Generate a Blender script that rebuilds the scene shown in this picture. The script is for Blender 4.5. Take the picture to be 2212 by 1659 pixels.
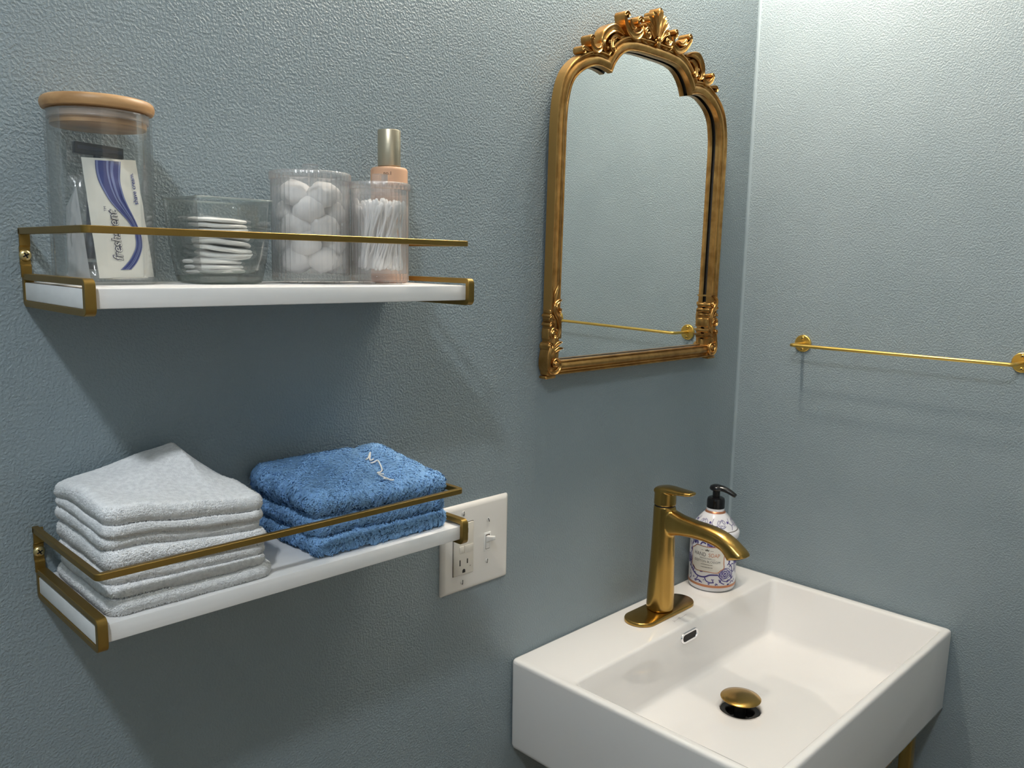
import bpy, bmesh, math, random
import numpy as np
from mathutils import Vector, Matrix, noise

for o in list(bpy.data.objects):
    bpy.data.objects.remove(o)
scn = bpy.context.scene
COL = scn.collection
ZO = 1.385            # floor to the origin of the measured frame
PI = math.pi

# ------------------------------------------------------------------ camera
def cam_axes(yaw, pitch, roll):
    f = Vector((math.sin(yaw)*math.cos(pitch), math.cos(yaw)*math.cos(pitch), math.sin(pitch)))
    r = Vector((math.cos(yaw), -math.sin(yaw), 0)); u = r.cross(f)
    return r*math.cos(roll)+u*math.sin(roll), -r*math.sin(roll)+u*math.cos(roll), f
cam_d = bpy.data.cameras.new('camera'); cam = bpy.data.objects.new('camera', cam_d); COL.objects.link(cam)
r_, u_, f_ = cam_axes(0.7907, -0.1464, 0.0206)
M = Matrix((r_, u_, -f_)).transposed().to_4x4()
M.translation = Vector((-0.3617, -0.7581, 0.0179+ZO))
cam.matrix_world = M
cam_d.sensor_fit = 'HORIZONTAL'; cam_d.sensor_width = 36; cam_d.lens = 1801.84/2212*36
cam_d.clip_start = 0.02
scn.camera = cam

# ------------------------------------------------------------------ world, exposure
w = bpy.data.worlds.new('world'); scn.world = w; w.use_nodes = True
w.node_tree.nodes['Background'].inputs[0].default_value = (0.8, 0.9, 1.0, 1)
w.node_tree.nodes['Background'].inputs[1].default_value = 0.02
scn.view_settings.view_transform = 'Standard'; scn.view_settings.look = 'None'
scn.view_settings.gamma = 1; scn.view_settings.use_curve_mapping = False
scn.view_settings.exposure = 0.0
scn.cycles.transparent_max_bounces = 32; scn.cycles.max_bounces = 16
VANITY_STRENGTH = 660.0      # three warm bulbs over the mirror (bulb radius 0.02)
VANITY_COLOR = (1.0, 0.90, 0.765)
CEILING_STRENGTH = 350.0      # cooler flush ceiling lamp behind the viewer's left shoulder
CEILING_COLOR = (0.88, 0.945, 1.0)

# ------------------------------------------------------------------ materials
MATS = {}
def principled(name, color, rough=0.5, metal=0.0, **kw):
    m = bpy.data.materials.new(name); m.use_nodes = True
    b = m.node_tree.nodes['Principled BSDF']
    b.inputs['Base Color'].default_value = (*color, 1)
    b.inputs['Roughness'].default_value = rough; b.inputs['Metallic'].default_value = metal
    for k, v in kw.items():
        b.inputs[k.replace('_', ' ')].default_value = v
    MATS[name] = m
    return m
def N(m, t, **kw):
    n = m.node_tree.nodes.new(t)
    for k, v in kw.items(): setattr(n, k, v)
    return n
def L(m, a, b): m.node_tree.links.new(a, b)
def coords(m, scale=(1, 1, 1)):
    tc = N(m, 'ShaderNodeTexCoord'); mp = N(m, 'ShaderNodeMapping')
    mp.inputs['Scale'].default_value = scale; L(m, tc.outputs['Object'], mp.inputs['Vector'])
    return mp.outputs['Vector']
def add_bump(m, scale, strength, dist, detail=2.0, vscale=(1, 1, 1), ramp=None, rough=0.5):
    b = m.node_tree.nodes['Principled BSDF']
    nz = N(m, 'ShaderNodeTexNoise'); nz.inputs['Scale'].default_value = scale
    nz.inputs['Detail'].default_value = detail; nz.inputs['Roughness'].default_value = rough
    L(m, coords(m, vscale), nz.inputs['Vector'])
    out = nz.outputs['Fac']
    if ramp:
        mr = N(m, 'ShaderNodeMapRange'); mr.interpolation_type = 'SMOOTHSTEP'
        mr.inputs['From Min'].default_value = ramp[0]; mr.inputs['From Max'].default_value = ramp[1]
        L(m, out, mr.inputs['Value']); out = mr.outputs['Result']
    bp = N(m, 'ShaderNodeBump'); bp.inputs['Strength'].default_value = strength; bp.inputs['Distance'].default_value = dist
    L(m, out, bp.inputs['Height']); L(m, bp.outputs['Normal'], b.inputs['Normal'])
    return bp
def vary(m, c1, c2, scale, vscale=(1, 1, 1), detail=3.0, lo=0.35, hi=0.65):
    b = m.node_tree.nodes['Principled BSDF']
    nz = N(m, 'ShaderNodeTexNoise'); nz.inputs['Scale'].default_value = scale; nz.inputs['Detail'].default_value = detail
    L(m, coords(m, vscale), nz.inputs['Vector'])
    cr = N(m, 'ShaderNodeValToRGB'); cr.color_ramp.elements[0].position = lo; cr.color_ramp.elements[1].position = hi
    cr.color_ramp.elements[0].color = (*c1, 1); cr.color_ramp.elements[1].color = (*c2, 1)
    L(m, nz.outputs['Fac'], cr.inputs['Fac']); L(m, cr.outputs['Color'], b.inputs['Base Color'])

m = principled('wall_paint', (0.247, 0.302, 0.327), 0.45)
vary(m, (0.240, 0.295, 0.320), (0.254, 0.309, 0.334), 9)
add_bump(m, 390, 0.55, 0.0007, 1.5, (1, 1, 1), (0.36, 0.66))
principled('wall_caulk', (0.27, 0.33, 0.36), 0.35)
principled('bounce_warm_white', (0.80, 0.74, 0.66), 0.45)
principled('ceiling_paint', (0.75, 0.75, 0.73), 0.8)
m = principled('floor_oak', (0.42, 0.31, 0.21), 0.45); vary(m, (0.36, 0.26, 0.17), (0.48, 0.36, 0.25), 14, (0.25, 3, 1))
m = principled('shelf_white', (0.85, 0.84, 0.83), 0.42)
vary(m, (0.82, 0.81, 0.80), (0.88, 0.87, 0.86), 40, (0.15, 1, 3)); add_bump(m, 60, 0.08, 0.0005, 3, (0.1, 2, 4))
m = principled('shelf_brass', (0.27, 0.172, 0.042), 0.40, 0.80); add_bump(m, 500, 0.12, 0.0003, 3)
m = principled('screw_brass', (0.72, 0.58, 0.28), 0.3, 0.9)
principled('dark_recess', (0.012, 0.010, 0.008), 0.6)
m = principled('towel_bar_gold', (0.80, 0.53, 0.13), 0.30, 0.92); add_bump(m, 400, 0.1, 0.0003, 3)
m = principled('antique_gold', (0.50, 0.285, 0.095), 0.28, 0.97)
vary(m, (0.35, 0.178, 0.050), (0.55, 0.31, 0.10), 60, (1, 1, 1), 4); add_bump(m, 260, 0.18, 0.0006, 4)
m = principled('frame_side_gold', (0.44, 0.26, 0.08), 0.40, 0.75); add_bump(m, 120, 0.25, 0.0004, 3, (8, 1, 0.15))
principled('rebate_black', (0.015, 0.012, 0.010), 0.5)
principled('mirror_silver', (0.93, 0.945, 0.925), 0.0, 1.0)
m = principled('brushed_brass', (0.48, 0.30, 0.085), 0.22, 1.0, Anisotropic=0.3)
vary(m, (0.43, 0.262, 0.068), (0.54, 0.335, 0.098), 30, (1, 1, 0.1)); add_bump(m, 900, 0.05, 0.0002, 2, (1, 1, 0.05))
m = principled('porcelain', (0.87, 0.848, 0.828), 0.045, 0.0, Coat_Weight=0.4, Coat_Roughness=0.03)
principled('chrome', (0.82, 0.82, 0.84), 0.08, 1.0)
principled('rubber_black', (0.010, 0.010, 0.010), 0.30)
principled('plate_plastic', (0.78, 0.745, 0.70), 0.24)
principled('device_ivory', (0.70, 0.65, 0.57), 0.30)
principled('toggle_white', (0.84, 0.82, 0.79), 0.22)
principled('plate_screw', (0.74, 0.72, 0.69), 0.25, 0.2)
principled('steel_dark', (0.18, 0.16, 0.14), 0.4, 0.5)
m = principled('bamboo', (0.66, 0.41, 0.20), 0.45)
vary(m, (0.40, 0.215, 0.085), (0.60, 0.355, 0.165), 55, (0.12, 1, 1.5), 4)
principled('silicone', (0.60, 0.50, 0.44), 0.35, 0.0, Alpha=0.5)
m = principled('cotton', (0.90, 0.89, 0.88), 0.95, 0.0, Sheen_Weight=0.3); add_bump(m, 350, 0.4, 0.0012, 4)
principled('swab_white', (0.92, 0.91, 0.90), 0.75)
principled('sachet_paper', (0.80, 0.79, 0.735), 0.30)
principled('print_navy', (0.018, 0.032, 0.21), 0.32)
principled('print_blue', (0.16, 0.20, 0.44), 0.32)
principled('print_ink', (0.03, 0.03, 0.10), 0.35)
principled('razor_black', (0.012, 0.013, 0.018), 0.28)
principled('razor_navy', (0.020, 0.027, 0.052), 0.33)
principled('card_cream', (0.62, 0.60, 0.53), 0.5)
m = principled('perfume_glass', (0.84, 0.52, 0.34), 0.32, 0.0, Transmission_Weight=0.25, IOR=1.2)
m = principled('cap_champagne', (0.60, 0.525, 0.39), 0.36, 0.9); add_bump(m, 700, 0.04, 0.0002, 2)
principled('print_brown', (0.10, 0.05, 0.025), 0.5)
principled('print_pale', (0.80, 0.62, 0.46), 0.5)
principled('soap_plastic', (0.80, 0.79, 0.82), 0.16)
principled('soap_label', (0.76, 0.73, 0.67), 0.4)
principled('copper_print', (0.55, 0.24, 0.13), 0.30, 0.6)
principled('indigo_print', (0.075, 0.058, 0.25), 0.3)
principled('lilac_print', (0.46, 0.43, 0.66), 0.3)
principled('grey_print', (0.13, 0.12, 0.11), 0.5)
principled('pump_black', (0.008, 0.008, 0.009), 0.16)
principled('glaze_mark', (0.36, 0.32, 0.30), 0.3)
m = principled('terry_white', (0.93, 0.93, 0.935), 0.95, 0.0, Sheen_Weight=0.25); add_bump(m, 420, 0.7, 0.0018, 3)
m = principled('terry_blue', (0.245, 0.45, 0.76), 0.95, 0.0, Sheen_Weight=0.35); add_bump(m, 300, 0.8, 0.003, 3)
principled('thread_white', (0.86, 0.83, 0.78), 0.6)

def clear_mat(name, tint, gloss_rough=0.02, base_fac=0.03, edge=0.55, haze=0.0, haze_col=(0.9, 0.9, 0.92), refr=0.0, ior=1.3):
    """thin clear wall: light goes straight through, reflects more at grazing angles"""
    m = bpy.data.materials.new(name); m.use_nodes = True; nt = m.node_tree
    nt.nodes.remove(nt.nodes['Principled BSDF']); out = nt.nodes['Material Output']
    tr = N(m, 'ShaderNodeBsdfTransparent'); tr.inputs['Color'].default_value = (*tint, 1)
    gl = N(m, 'ShaderNodeBsdfGlossy'); gl.inputs['Roughness'].default_value = gloss_rough
    lw = N(m, 'ShaderNodeLayerWeight'); lw.inputs['Blend'].default_value = 0.25
    mr = N(m, 'ShaderNodeMapRange'); mr.inputs['To Min'].default_value = base_fac; mr.inputs['To Max'].default_value = edge
    L(m, lw.outputs['Fresnel'], mr.inputs['Value'])
    mx = N(m, 'ShaderNodeMixShader'); L(m, mr.outputs['Result'], mx.inputs['Fac'])
    last = tr.outputs[0]
    if refr > 0:
        rf = N(m, 'ShaderNodeBsdfRefraction'); rf.inputs['Color'].default_value = (*tint, 1); rf.inputs['Roughness'].default_value = 0.0; rf.inputs['IOR'].default_value = ior
        m3 = N(m, 'ShaderNodeMixShader'); m3.inputs['Fac'].default_value = refr
        L(m, tr.outputs[0], m3.inputs[1]); L(m, rf.outputs[0], m3.inputs[2]); last = m3.outputs[0]
    if haze > 0:
        df = N(m, 'ShaderNodeBsdfDiffuse'); df.inputs['Color'].default_value = (*haze_col, 1)
        m2 = N(m, 'ShaderNodeMixShader'); m2.inputs['Fac'].default_value = haze
        L(m, last, m2.inputs[1]); L(m, df.outputs[0], m2.inputs[2]); last = m2.outputs[0]
    L(m, last, mx.inputs[1]); L(m, gl.outputs[0], mx.inputs[2]); L(m, mx.outputs[0], out.inputs['Surface'])
    MATS[name] = m
    return m
clear_mat('jar_glass', (0.972, 0.977, 0.975), 0.02, 0.03, 0.40, 0.018)
clear_mat('rim_glint_glass', (0.95, 0.98, 0.97), 0.03, 0.12, 0.7, 0.16, (0.78, 0.85, 0.82))  # pale haze paints the bright line along the bowl rim
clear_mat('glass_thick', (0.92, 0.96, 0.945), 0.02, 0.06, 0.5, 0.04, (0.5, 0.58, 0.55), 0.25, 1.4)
clear_mat('bowl_glass', (0.982, 0.991, 0.987), 0.02, 0.03, 0.50, 0.003, (0.5, 0.56, 0.54), 0.14, 1.35)
clear_mat('acrylic', (0.995, 0.995, 0.996), 0.03, 0.06, 0.55, 0.075, (0.97, 0.96, 0.98), 0.06, 1.25)
clear_mat('lid_glint_acrylic', (0.99, 0.99, 0.99), 0.03, 0.12, 0.6, 0.09, (0.95, 0.95, 0.97))  # whitish haze stands in for highlights on the canister lid rims
clear_mat('film_clear', (0.96, 0.96, 0.96), 0.12, 0.08, 0.5, 0.07)
clear_mat('film_white', (0.93, 0.93, 0.93), 0.15, 0.08, 0.4, 0.42)
def terry_mat(name, col, tr):
    m = bpy.data.materials.new(name); m.use_nodes = True; nt = m.node_tree
    nt.nodes.remove(nt.nodes['Principled BSDF'])
    d = N(m, 'ShaderNodeBsdfDiffuse'); t = N(m, 'ShaderNodeBsdfTranslucent'); x = N(m, 'ShaderNodeMixShader'); x.inputs[0].default_value = tr
    nz = N(m, 'ShaderNodeTexNoise'); nz.inputs['Scale'].default_value = 260; L(m, coords(m), nz.inputs['Vector'])
    cr = N(m, 'ShaderNodeValToRGB'); cr.color_ramp.elements[0].position = 0.35; cr.color_ramp.elements[1].position = 0.65
    cr.color_ramp.elements[0].color = (*[c*0.92 for c in col], 1); cr.color_ramp.elements[1].color = (*[min(1, c*1.08) for c in col], 1)
    L(m, nz.outputs['Fac'], cr.inputs['Fac'])
    for n_ in (d, t): L(m, cr.outputs['Color'], n_.inputs['Color'])
    L(m, d.outputs[0], x.inputs[1]); L(m, t.outputs[0], x.inputs[2]); L(m, x.outputs[0], nt.nodes['Material Output'].inputs['Surface']); MATS[name] = m
terry_mat('pile_white', (0.94, 0.94, 0.945), 0.0)
terry_mat('pile_blue', (0.275, 0.495, 0.81), 0.12)
def emit(name, col, s):
    m = bpy.data.materials.new(name); m.use_nodes = True; nt = m.node_tree
    nt.nodes.remove(nt.nodes['Principled BSDF'])
    e = N(m, 'ShaderNodeEmission'); e.inputs[0].default_value = (*col, 1); e.inputs[1].default_value = s
    L(m, e.outputs[0], nt.nodes['Material Output'].inputs['Surface']); MATS[name] = m
emit('bulb_warm', VANITY_COLOR, VANITY_STRENGTH)
emit('lamp_cool', CEILING_COLOR, CEILING_STRENGTH)

# ------------------------------------------------------------------ object helpers
def tag(o, label=None, cat=None, group=None, kind=None):
    if label: o['label'] = label
    if cat: o['category'] = cat
    if group: o['group'] = group
    if kind: o['kind'] = kind
    return o
def empty(name, loc=(0, 0, 0), label=None, cat=None, group=None, rot=(0, 0, 0)):
    o = bpy.data.objects.new(name, None); COL.objects.link(o); o.location = loc; o.rotation_euler = rot
    o.empty_display_size = 0.02
    return tag(o, label, cat, group)
def make_mesh(name, V, F, mat, smooth=True, angle=40, recalc=True):
    me = bpy.data.meshes.new(name)
    me.from_pydata([tuple(map(float, v)) for v in V], [], [tuple(map(int, f)) for f in F])
    if recalc:
        bm = bmesh.new(); bm.from_mesh(me)
        bmesh.ops.remove_doubles(bm, verts=bm.verts, dist=1e-7)
        bmesh.ops.recalc_face_normals(bm, faces=bm.faces); bm.to_mesh(me); bm.free()
    if smooth:
        me.polygons.foreach_set('use_smooth', [True]*len(me.polygons))
        me.set_sharp_from_angle(angle=math.radians(angle))
    me.materials.append(MATS[mat]); me.update()
    return me
def obj(name, V, F, mat, parent=None, smooth=True, angle=40, recalc=True, off=None):
    """mesh given in world coordinates of the measured frame; stored relative to its parent's origin"""
    V = np.asarray(V, float)
    if off is not None: V = V - np.asarray(off, float)
    o = bpy.data.objects.new(name, make_mesh(name, V, F, mat, smooth, angle, recalc)); COL.objects.link(o)
    if parent is not None: o.parent = parent
    elif off is not None: o.location = off
    return o
class MB:
    def __init__(s): s.V = []; s.F = []; s.n = 0
    def add(s, VF):
        V, F = VF
        for v in V: s.V.append(v)
        for f in F: s.F.append([i+s.n for i in f])
        s.n += len(V); return s
    @property
    def vf(s): return np.array(s.V), s.F
def lathe(prof, n=48, c=(0, 0), rmod=None):
    V = []; F = []
    k = len(prof)
    for j in range(n):
        a = 2*PI*j/n
        for (r, z) in prof:
            rr = r*(rmod(a) if (rmod and r > 1e-6) else 1)
            V.append((c[0]+rr*math.cos(a), c[1]+rr*math.sin(a), z))
    for j in range(n):
        j2 = (j+1) % n
        for i in range(k-1):
            F.append([j*k+i, j2*k+i, j2*k+i+1, j*k+i+1])
    F2 = []
    for f in F:
        g = []
        for i in f:
            if not any(np.allclose(V[i], V[q], atol=1e-9) for q in g): g.append(i)
        if len(g) >= 3: F2.append(g)
    return V, F2
def rbox(x0, x1, y0, y1, z0, z1, r=0.001, seg=2):
    """box with rounded edges"""
    bm = bmesh.new(); bmesh.ops.create_cube(bm, size=1)
    for v in bm.verts:
        v.co = ((x0+x1)/2+v.co.x*(x1-x0), (y0+y1)/2+v.co.y*(y1-y0), (z0+z1)/2+v.co.z*(z1-z0))
    if r > 0: bmesh.ops.bevel(bm, geom=bm.edges[:], offset=r, segments=seg, affect='EDGES', profile=0.5)
    bm.verts.index_update()
    V = [tuple(v.co) for v in bm.verts]; F = [[v.index for v in f.verts] for f in bm.faces]; bm.free()
    return V, F
def catmull(P, n=8, closed=False):
    P = [np.array(p, float) for p in P]; out = []
    m = len(P)
    rng = range(m if closed else m-1)
    for i in rng:
        p1, p2 = P[i], P[(i+1) % m]
        p0 = P[i-1] if (i > 0 or closed) else 2*p1-p2
        p3 = P[(i+2) % m] if (i+2 < m or closed) else 2*p2-p1
        for k in range(n):
            t = k/n
            out.append(0.5*((2*p1)+(-p0+p2)*t+(2*p0-5*p1+4*p2-p3)*t*t+(-p0+3*p1-3*p2+p3)*t**3))
    if not closed: out.append(P[-1])
    return np.array(out)
def fillet(P, r, n=5, closed=False):
    """polyline with rounded corners"""
    P = [np.array(p, float) for p in P]; out = []; m = len(P)
    for i in range(m):
        if not closed and i in (0, m-1): out.append(P[i]); continue
        a, b, c = P[i-1], P[i], P[(i+1) % m]
        d1 = (a-b)/np.linalg.norm(a-b); d2 = (c-b)/np.linalg.norm(c-b)
        ang = math.acos(max(-1, min(1, float(d1@d2)))); t = r/math.tan(ang/2)
        s, e = b+d1*t, b+d2*t
        bis = (d1+d2)/np.linalg.norm(d1+d2); ctr = b+bis*r/math.sin(ang/2)
        v1, v2 = s-ctr, e-ctr
        tot = math.acos(max(-1, min(1, float(v1@v2)/(r*r))))
        for k in range(n+1):
            tt = k/n
            q = (math.sin((1-tt)*tot)*v1+math.sin(tt*tot)*v2)/math.sin(tot)
            out.append(ctr+q)
    return np.array(out)
def planar_sweep(path, sec, fn, closed=False):
    """path: 2D points; sec: closed section list of (offset along the left normal, height); fn(p,q,h)->3D"""
    P = np.asarray(path, float); m = len(P); V = []; F = []; k = len(sec)
    for i in range(m):
        a = P[i-1] if (i > 0 or closed) else P[i]; b = P[(i+1) % m] if (i < m-1 or closed) else P[i]
        d1 = P[i]-a; d2 = b-P[i]
        n1 = np.linalg.norm(d1); n2 = np.linalg.norm(d2)
        d1 = d1/n1 if n1 > 0 else d2/n2; d2 = d2/n2 if n2 > 0 else d1
        t = d1+d2; t /= np.linalg.norm(t)
        nn = np.array([-t[1], t[0]]); sc = 1/max(0.3, float(t@d1))
        for (o_, h) in sec:
            q = P[i]+nn*o_*sc; V.append(fn(q[0], q[1], h))
    for i in range(m if closed else m-1):
        j = (i+1) % m
        for s in range(k):
            s2 = (s+1) % k; F.append([i*k+s, j*k+s, j*k+s2, i*k+s2])
    if not closed:
        F.append(list(range(k))[::-1]); F.append([(m-1)*k+s for s in range(k)])
    return V, F
def tube(P, rad, n=10, cap=True, flat=None):
    """round tube along a 3D polyline; rad scalar or list; flat=(axis, factor) squashes the section"""
    P = [Vector(p) for p in P]; m = len(P); V = []; F = []
    T = []
    for i in range(m):
        d = P[min(i+1, m-1)]-P[max(i-1, 0)]; T.append(d.normalized())
    ref = Vector((0, 0, 1))
    if abs(T[0].dot(ref)) > 0.9: ref = Vector((1, 0, 0))
    nrm = (ref-T[0]*ref.dot(T[0])).normalized()
    for i in range(m):
        nrm = (nrm-T[i]*nrm.dot(T[i])).normalized(); bn = T[i].cross(nrm)
        r = rad[i] if hasattr(rad, '__len__') else rad
        ra, rb = (r if hasattr(r, '__len__') else (r, r))
        for s in range(n):
            a = 2*PI*s/n; V.append(tuple(P[i]+nrm*math.cos(a)*ra+bn*math.sin(a)*rb))
    for i in range(m-1):
        for s in range(n):
            s2 = (s+1) % n; F.append([i*n+s, i*n+s2, (i+1)*n+s2, (i+1)*n+s])
    if cap: F.append(list(range(n))[::-1]); F.append([(m-1)*n+s for s in range(n)])
    return V, F
def loft(rings, cap0=True, cap1=True):
    V = []; F = []; k = len(rings[0])
    for R in rings: V += [tuple(p) for p in R]
    for i in range(len(rings)-1):
        for s in range(k):
            s2 = (s+1) % k; F.append([i*k+s, i*k+s2, (i+1)*k+s2, (i+1)*k+s])
    if cap0: F.append(list(range(k))[::-1])
    if cap1: F.append([(len(rings)-1)*k+s for s in range(k)])
    return V, F
def rrect(x0, x1, y0, y1, r, nc=6, ns=6):
    """ring of points of a rounded rectangle, same count whatever its size"""
    pts = []
    cs = [((x1-r, y1-r), 0), ((x0+r, y1-r), PI/2), ((x0+r, y0+r), PI), ((x1-r, y0+r), 3*PI/2)]
    for i, ((cx, cy), a0) in enumerate(cs):
        arc = [(cx+r*math.cos(a0+PI/2*k/nc), cy+r*math.sin(a0+PI/2*k/nc)) for k in range(nc+1)]
        pts += arc
        (nx, ny), na = cs[(i+1) % 4]
        e = (nx+r*math.cos(na), ny+r*math.sin(na)); s = arc[-1]
        pts += [(s[0]+(e[0]-s[0])*k/ns, s[1]+(e[1]-s[1])*k/ns) for k in range(1, ns)]
    return np.array(pts)
_dg = None
def text_vf(body, size, offset=0.0, shear=0.0, spacing=1.0, align='CENTER'):
    cu = bpy.data.curves.new('t', 'FONT'); cu.body = body; cu.size = size; cu.offset = offset; cu.shear = shear
    cu.space_character = spacing; cu.align_x = align; cu.align_y = 'CENTER'; cu.resolution_u = 3
    o = bpy.data.objects.new('t', cu); COL.objects.link(o)
    bpy.context.view_layer.update()
    dg = bpy.context.evaluated_depsgraph_get()
    me = bpy.data.meshes.new_from_object(o.evaluated_get(dg))
    V = [tuple(v.co) for v in me.vertices]; F = [list(p.vertices) for p in me.polygons]
    bpy.data.objects.remove(o); bpy.data.curves.remove(cu); bpy.data.meshes.remove(me)
    return V, F
def stroke2d(P, wd):
    """flat ribbon in 2D; wd scalar or list"""
    P = np.asarray(P, float); V = []; F = []
    for i in range(len(P)):
        d = P[min(i+1, len(P)-1)]-P[max(i-1, 0)]; d = d/(np.linalg.norm(d)+1e-12)
        n_ = np.array([-d[1], d[0]]); ww = (wd[i] if hasattr(wd, '__len__') else wd)/2
        V += [tuple(P[i]+n_*ww), tuple(P[i]-n_*ww)]
    for i in range(len(P)-1): F.append([2*i, 2*i+1, 2*i+3, 2*i+2])
    return [(v[0], v[1], 0) for v in V], F
def poly2d(P): return [(p[0], p[1], 0) for p in P], [list(range(len(P)))]
def copy_tree(o, parent=None):
    c = o.copy(); COL.objects.link(c); c.parent = parent
    for ch in o.children: copy_tree(ch, c)
    return c

# ================================================================== THE ROOM
X = 0.9798; XL = -1.25; YF = -1.75; ZC = 1.03; ZF = -ZO; TH = 0.08
def struct(name, VF, mat, smooth=False):
    o = obj(name, *VF, mat, smooth=smooth); tag(o, kind='structure'); return o
struct('floor', rbox(XL-TH, X+TH, YF-TH, TH, ZF-TH, ZF, 0), 'floor_oak')
struct('ceiling', rbox(XL-TH, X+TH, YF-TH, TH, ZC, ZC+TH, 0), 'ceiling_paint')
struct('wall_back', rbox(XL, X, 0, TH, ZF, ZC, 0), 'wall_paint')
struct('wall_right', rbox(X, X+TH, YF-TH, TH, ZF, ZC, 0), 'wall_paint')
struct('wall_left', rbox(XL-TH, XL, YF-TH, TH, ZF, ZC, 0), 'wall_paint')
struct('wall_front', rbox(XL, X, YF-TH, YF, ZF, ZC, 0), 'wall_paint')
dv = MB(); dv.add(rbox(-0.55, 0.45, YF, YF+0.040, ZF, ZF+2.05, 0.003))  # unseen door added so its warm white bounces fill at the shelf fronts
dr_ = struct('bounce_door_1', dv.vf, 'bounce_warm_white')
for z0_, z1_ in ((ZF+0.20, ZF+0.95), (ZF+1.10, ZF+1.90)):
    for x0_, x1_ in ((-0.45, -0.09), (-0.01, 0.35)):
        obj('bounce_door_panel', *rbox(x0_, x1_, YF+0.038, YF+0.046, z0_, z1_, 0.003), 'bounce_warm_white', dr_)
# painted caulk bead in the corner
rc = 0.0045
ring = [(X+0.0005, 0.0005)]+[(X-rc+rc*math.sin(a), -rc+rc*math.cos(a)) for a in np.linspace(0, PI/2, 7)]
V, F = loft([[(p[0], p[1], ZF) for p in ring], [(p[0], p[1], ZC) for p in ring]])
tr = struct('trim_1', (V, F), 'wall_caulk', True)

# ================================================================== MIRROR
XC = 0.6605
mir = empty('wall_mirror', (XC, -0.0035, -0.137), 'arched mirror in an antique gold carved frame with a shell crest', 'mirror', rot=(0.0105, 0, 0))
def ml(u, v, h): return (u, -h, v)
half_side = [(0.1855, 0.0235), (0.1855, 0.10), (0.1855, 0.20), (0.1855, 0.29), (0.1852, 0.336), (0.1825, 0.3625), (0.1755, 0.3836), (0.1620, 0.3979),
             (0.1430, 0.4083), (0.1280, 0.4125), (0.1130, 0.4123), (0.0970, 0.4091)]
half_arch = [(0.0970, 0.4091), (0.0905, 0.4215), (0.0800, 0.4330), (0.0690, 0.4403), (0.0560, 0.4445), (0.0370, 0.4466), (0.0180, 0.4472), (0.0, 0.4472)]
S2 = catmull(half_side, 8); S3 = catmull(half_arch, 8)
def offset_poly(P, t):
    d = np.gradient(P, axis=0); d /= np.linalg.norm(d, axis=1)[:, None]
    return P+np.stack([d[:, 1], -d[:, 0]], 1)*t
def resample(P, n):
    s = np.concatenate([[0], np.cumsum(np.linalg.norm(np.diff(P, axis=0), axis=1))]); q = np.linspace(0, s[-1], n)
    return np.stack([np.interp(q, s, P[:, k]) for k in (0, 1)], 1)
def seg_hit(A, B):
    best = None
    for i in range(len(A)-1):
        for j in range(len(B)-1):
            p, r = A[i], A[i+1]-A[i]; q, s = B[j], B[j+1]-B[j]
            c = r[0]*s[1]-r[1]*s[0]
            if abs(c) < 1e-14: continue
            t = ((q-p)[0]*s[1]-(q-p)[1]*s[0])/c; u = ((q-p)[0]*r[1]-(q-p)[1]*r[0])/c
            if -1e-6 <= t <= 1+1e-6 and -1e-6 <= u <= 1+1e-6: best = (i, j, p+t*r)
    return best
def contour(t):
    """closed frame contour, t metres outside the sight edge"""
    a = offset_poly(S2, t); b = offset_poly(S3, t)
    a[0] = (0.1855+t, 0.0235-t)
    if t > 1e-6:
        h = seg_hit(a[40:], b[:60])
        if h: a = np.vstack([a[:40+h[0]+1], h[2]]); b = np.vstack([h[2], b[h[1]+1:]])
    b[-1] = (0, b[-1][1])
    right = np.vstack([resample(np.array([(0, 0.0235-t), (0.1855+t, 0.0235-t)]), 14)[:-1], resample(a, 80)[:-1], resample(b, 40)])
    left = right[::-1][1:-1]*np.array([-1, 1])
    return np.vstack([right, left])
prof = [(0.0190, 0.0, 0), (0.0190, 0.0146, 0), (0.0185, 0.0155, 1), (0.0173, 0.0156, 1), (0.0166, 0.0142, 1), (0.0158, 0.0122, 1), (0.0144, 0.0117, 1), (0.0122, 0.0136, 1),
        (0.0094, 0.0158, 1), (0.0066, 0.0154, 1), (0.0042, 0.0128, 1), (0.0030, 0.0121, 1), (0.0022, 0.0135, 1), (0.0008, 0.0140, 1), (0.0, 0.0130, 1), (0.0, 0.0052, 1)]
rings = [[ml(p[0], p[1], h) for p in contour(t)] for t, h, _ in prof]
V, F = loft(rings, False, False)
obj('frame_moulding', V, F, 'antique_gold', mir, angle=50)
# fine grain on the outer edge is a skin of its own
V, F = loft([[ml(p[0], p[1], h) for p in contour(t)] for t, h in ((0.0188, 0.0002), (0.0193, 0.0002), (0.0193, 0.0140), (0.0188, 0.0144))], False, False)
obj('frame_edge', V, F, 'frame_side_gold', mir, angle=50)
V, F = loft([[ml(p[0], p[1], h) for p in contour(t)] for t, h in ((0.0, 0.0052), (0.0035, 0.0052), (0.0035, 0.0012))], False, False)
obj('rebate', V, F, 'rebate_black', mir, angle=30)
gp = contour(0.006)
ctr = len(gp)
V = [ml(p[0], p[1], 0.0022) for p in gp]+[ml(p[0], p[1], 0.0004) for p in gp]
F = [list(range(ctr)), [ctr+i for i in range(ctr)][::-1]]+[[i, (i+1) % ctr, ctr+(i+1) % ctr, ctr+i] for i in range(ctr)]
obj('mirror_glass', V, F, 'mirror_silver', mir, smooth=False)

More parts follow.
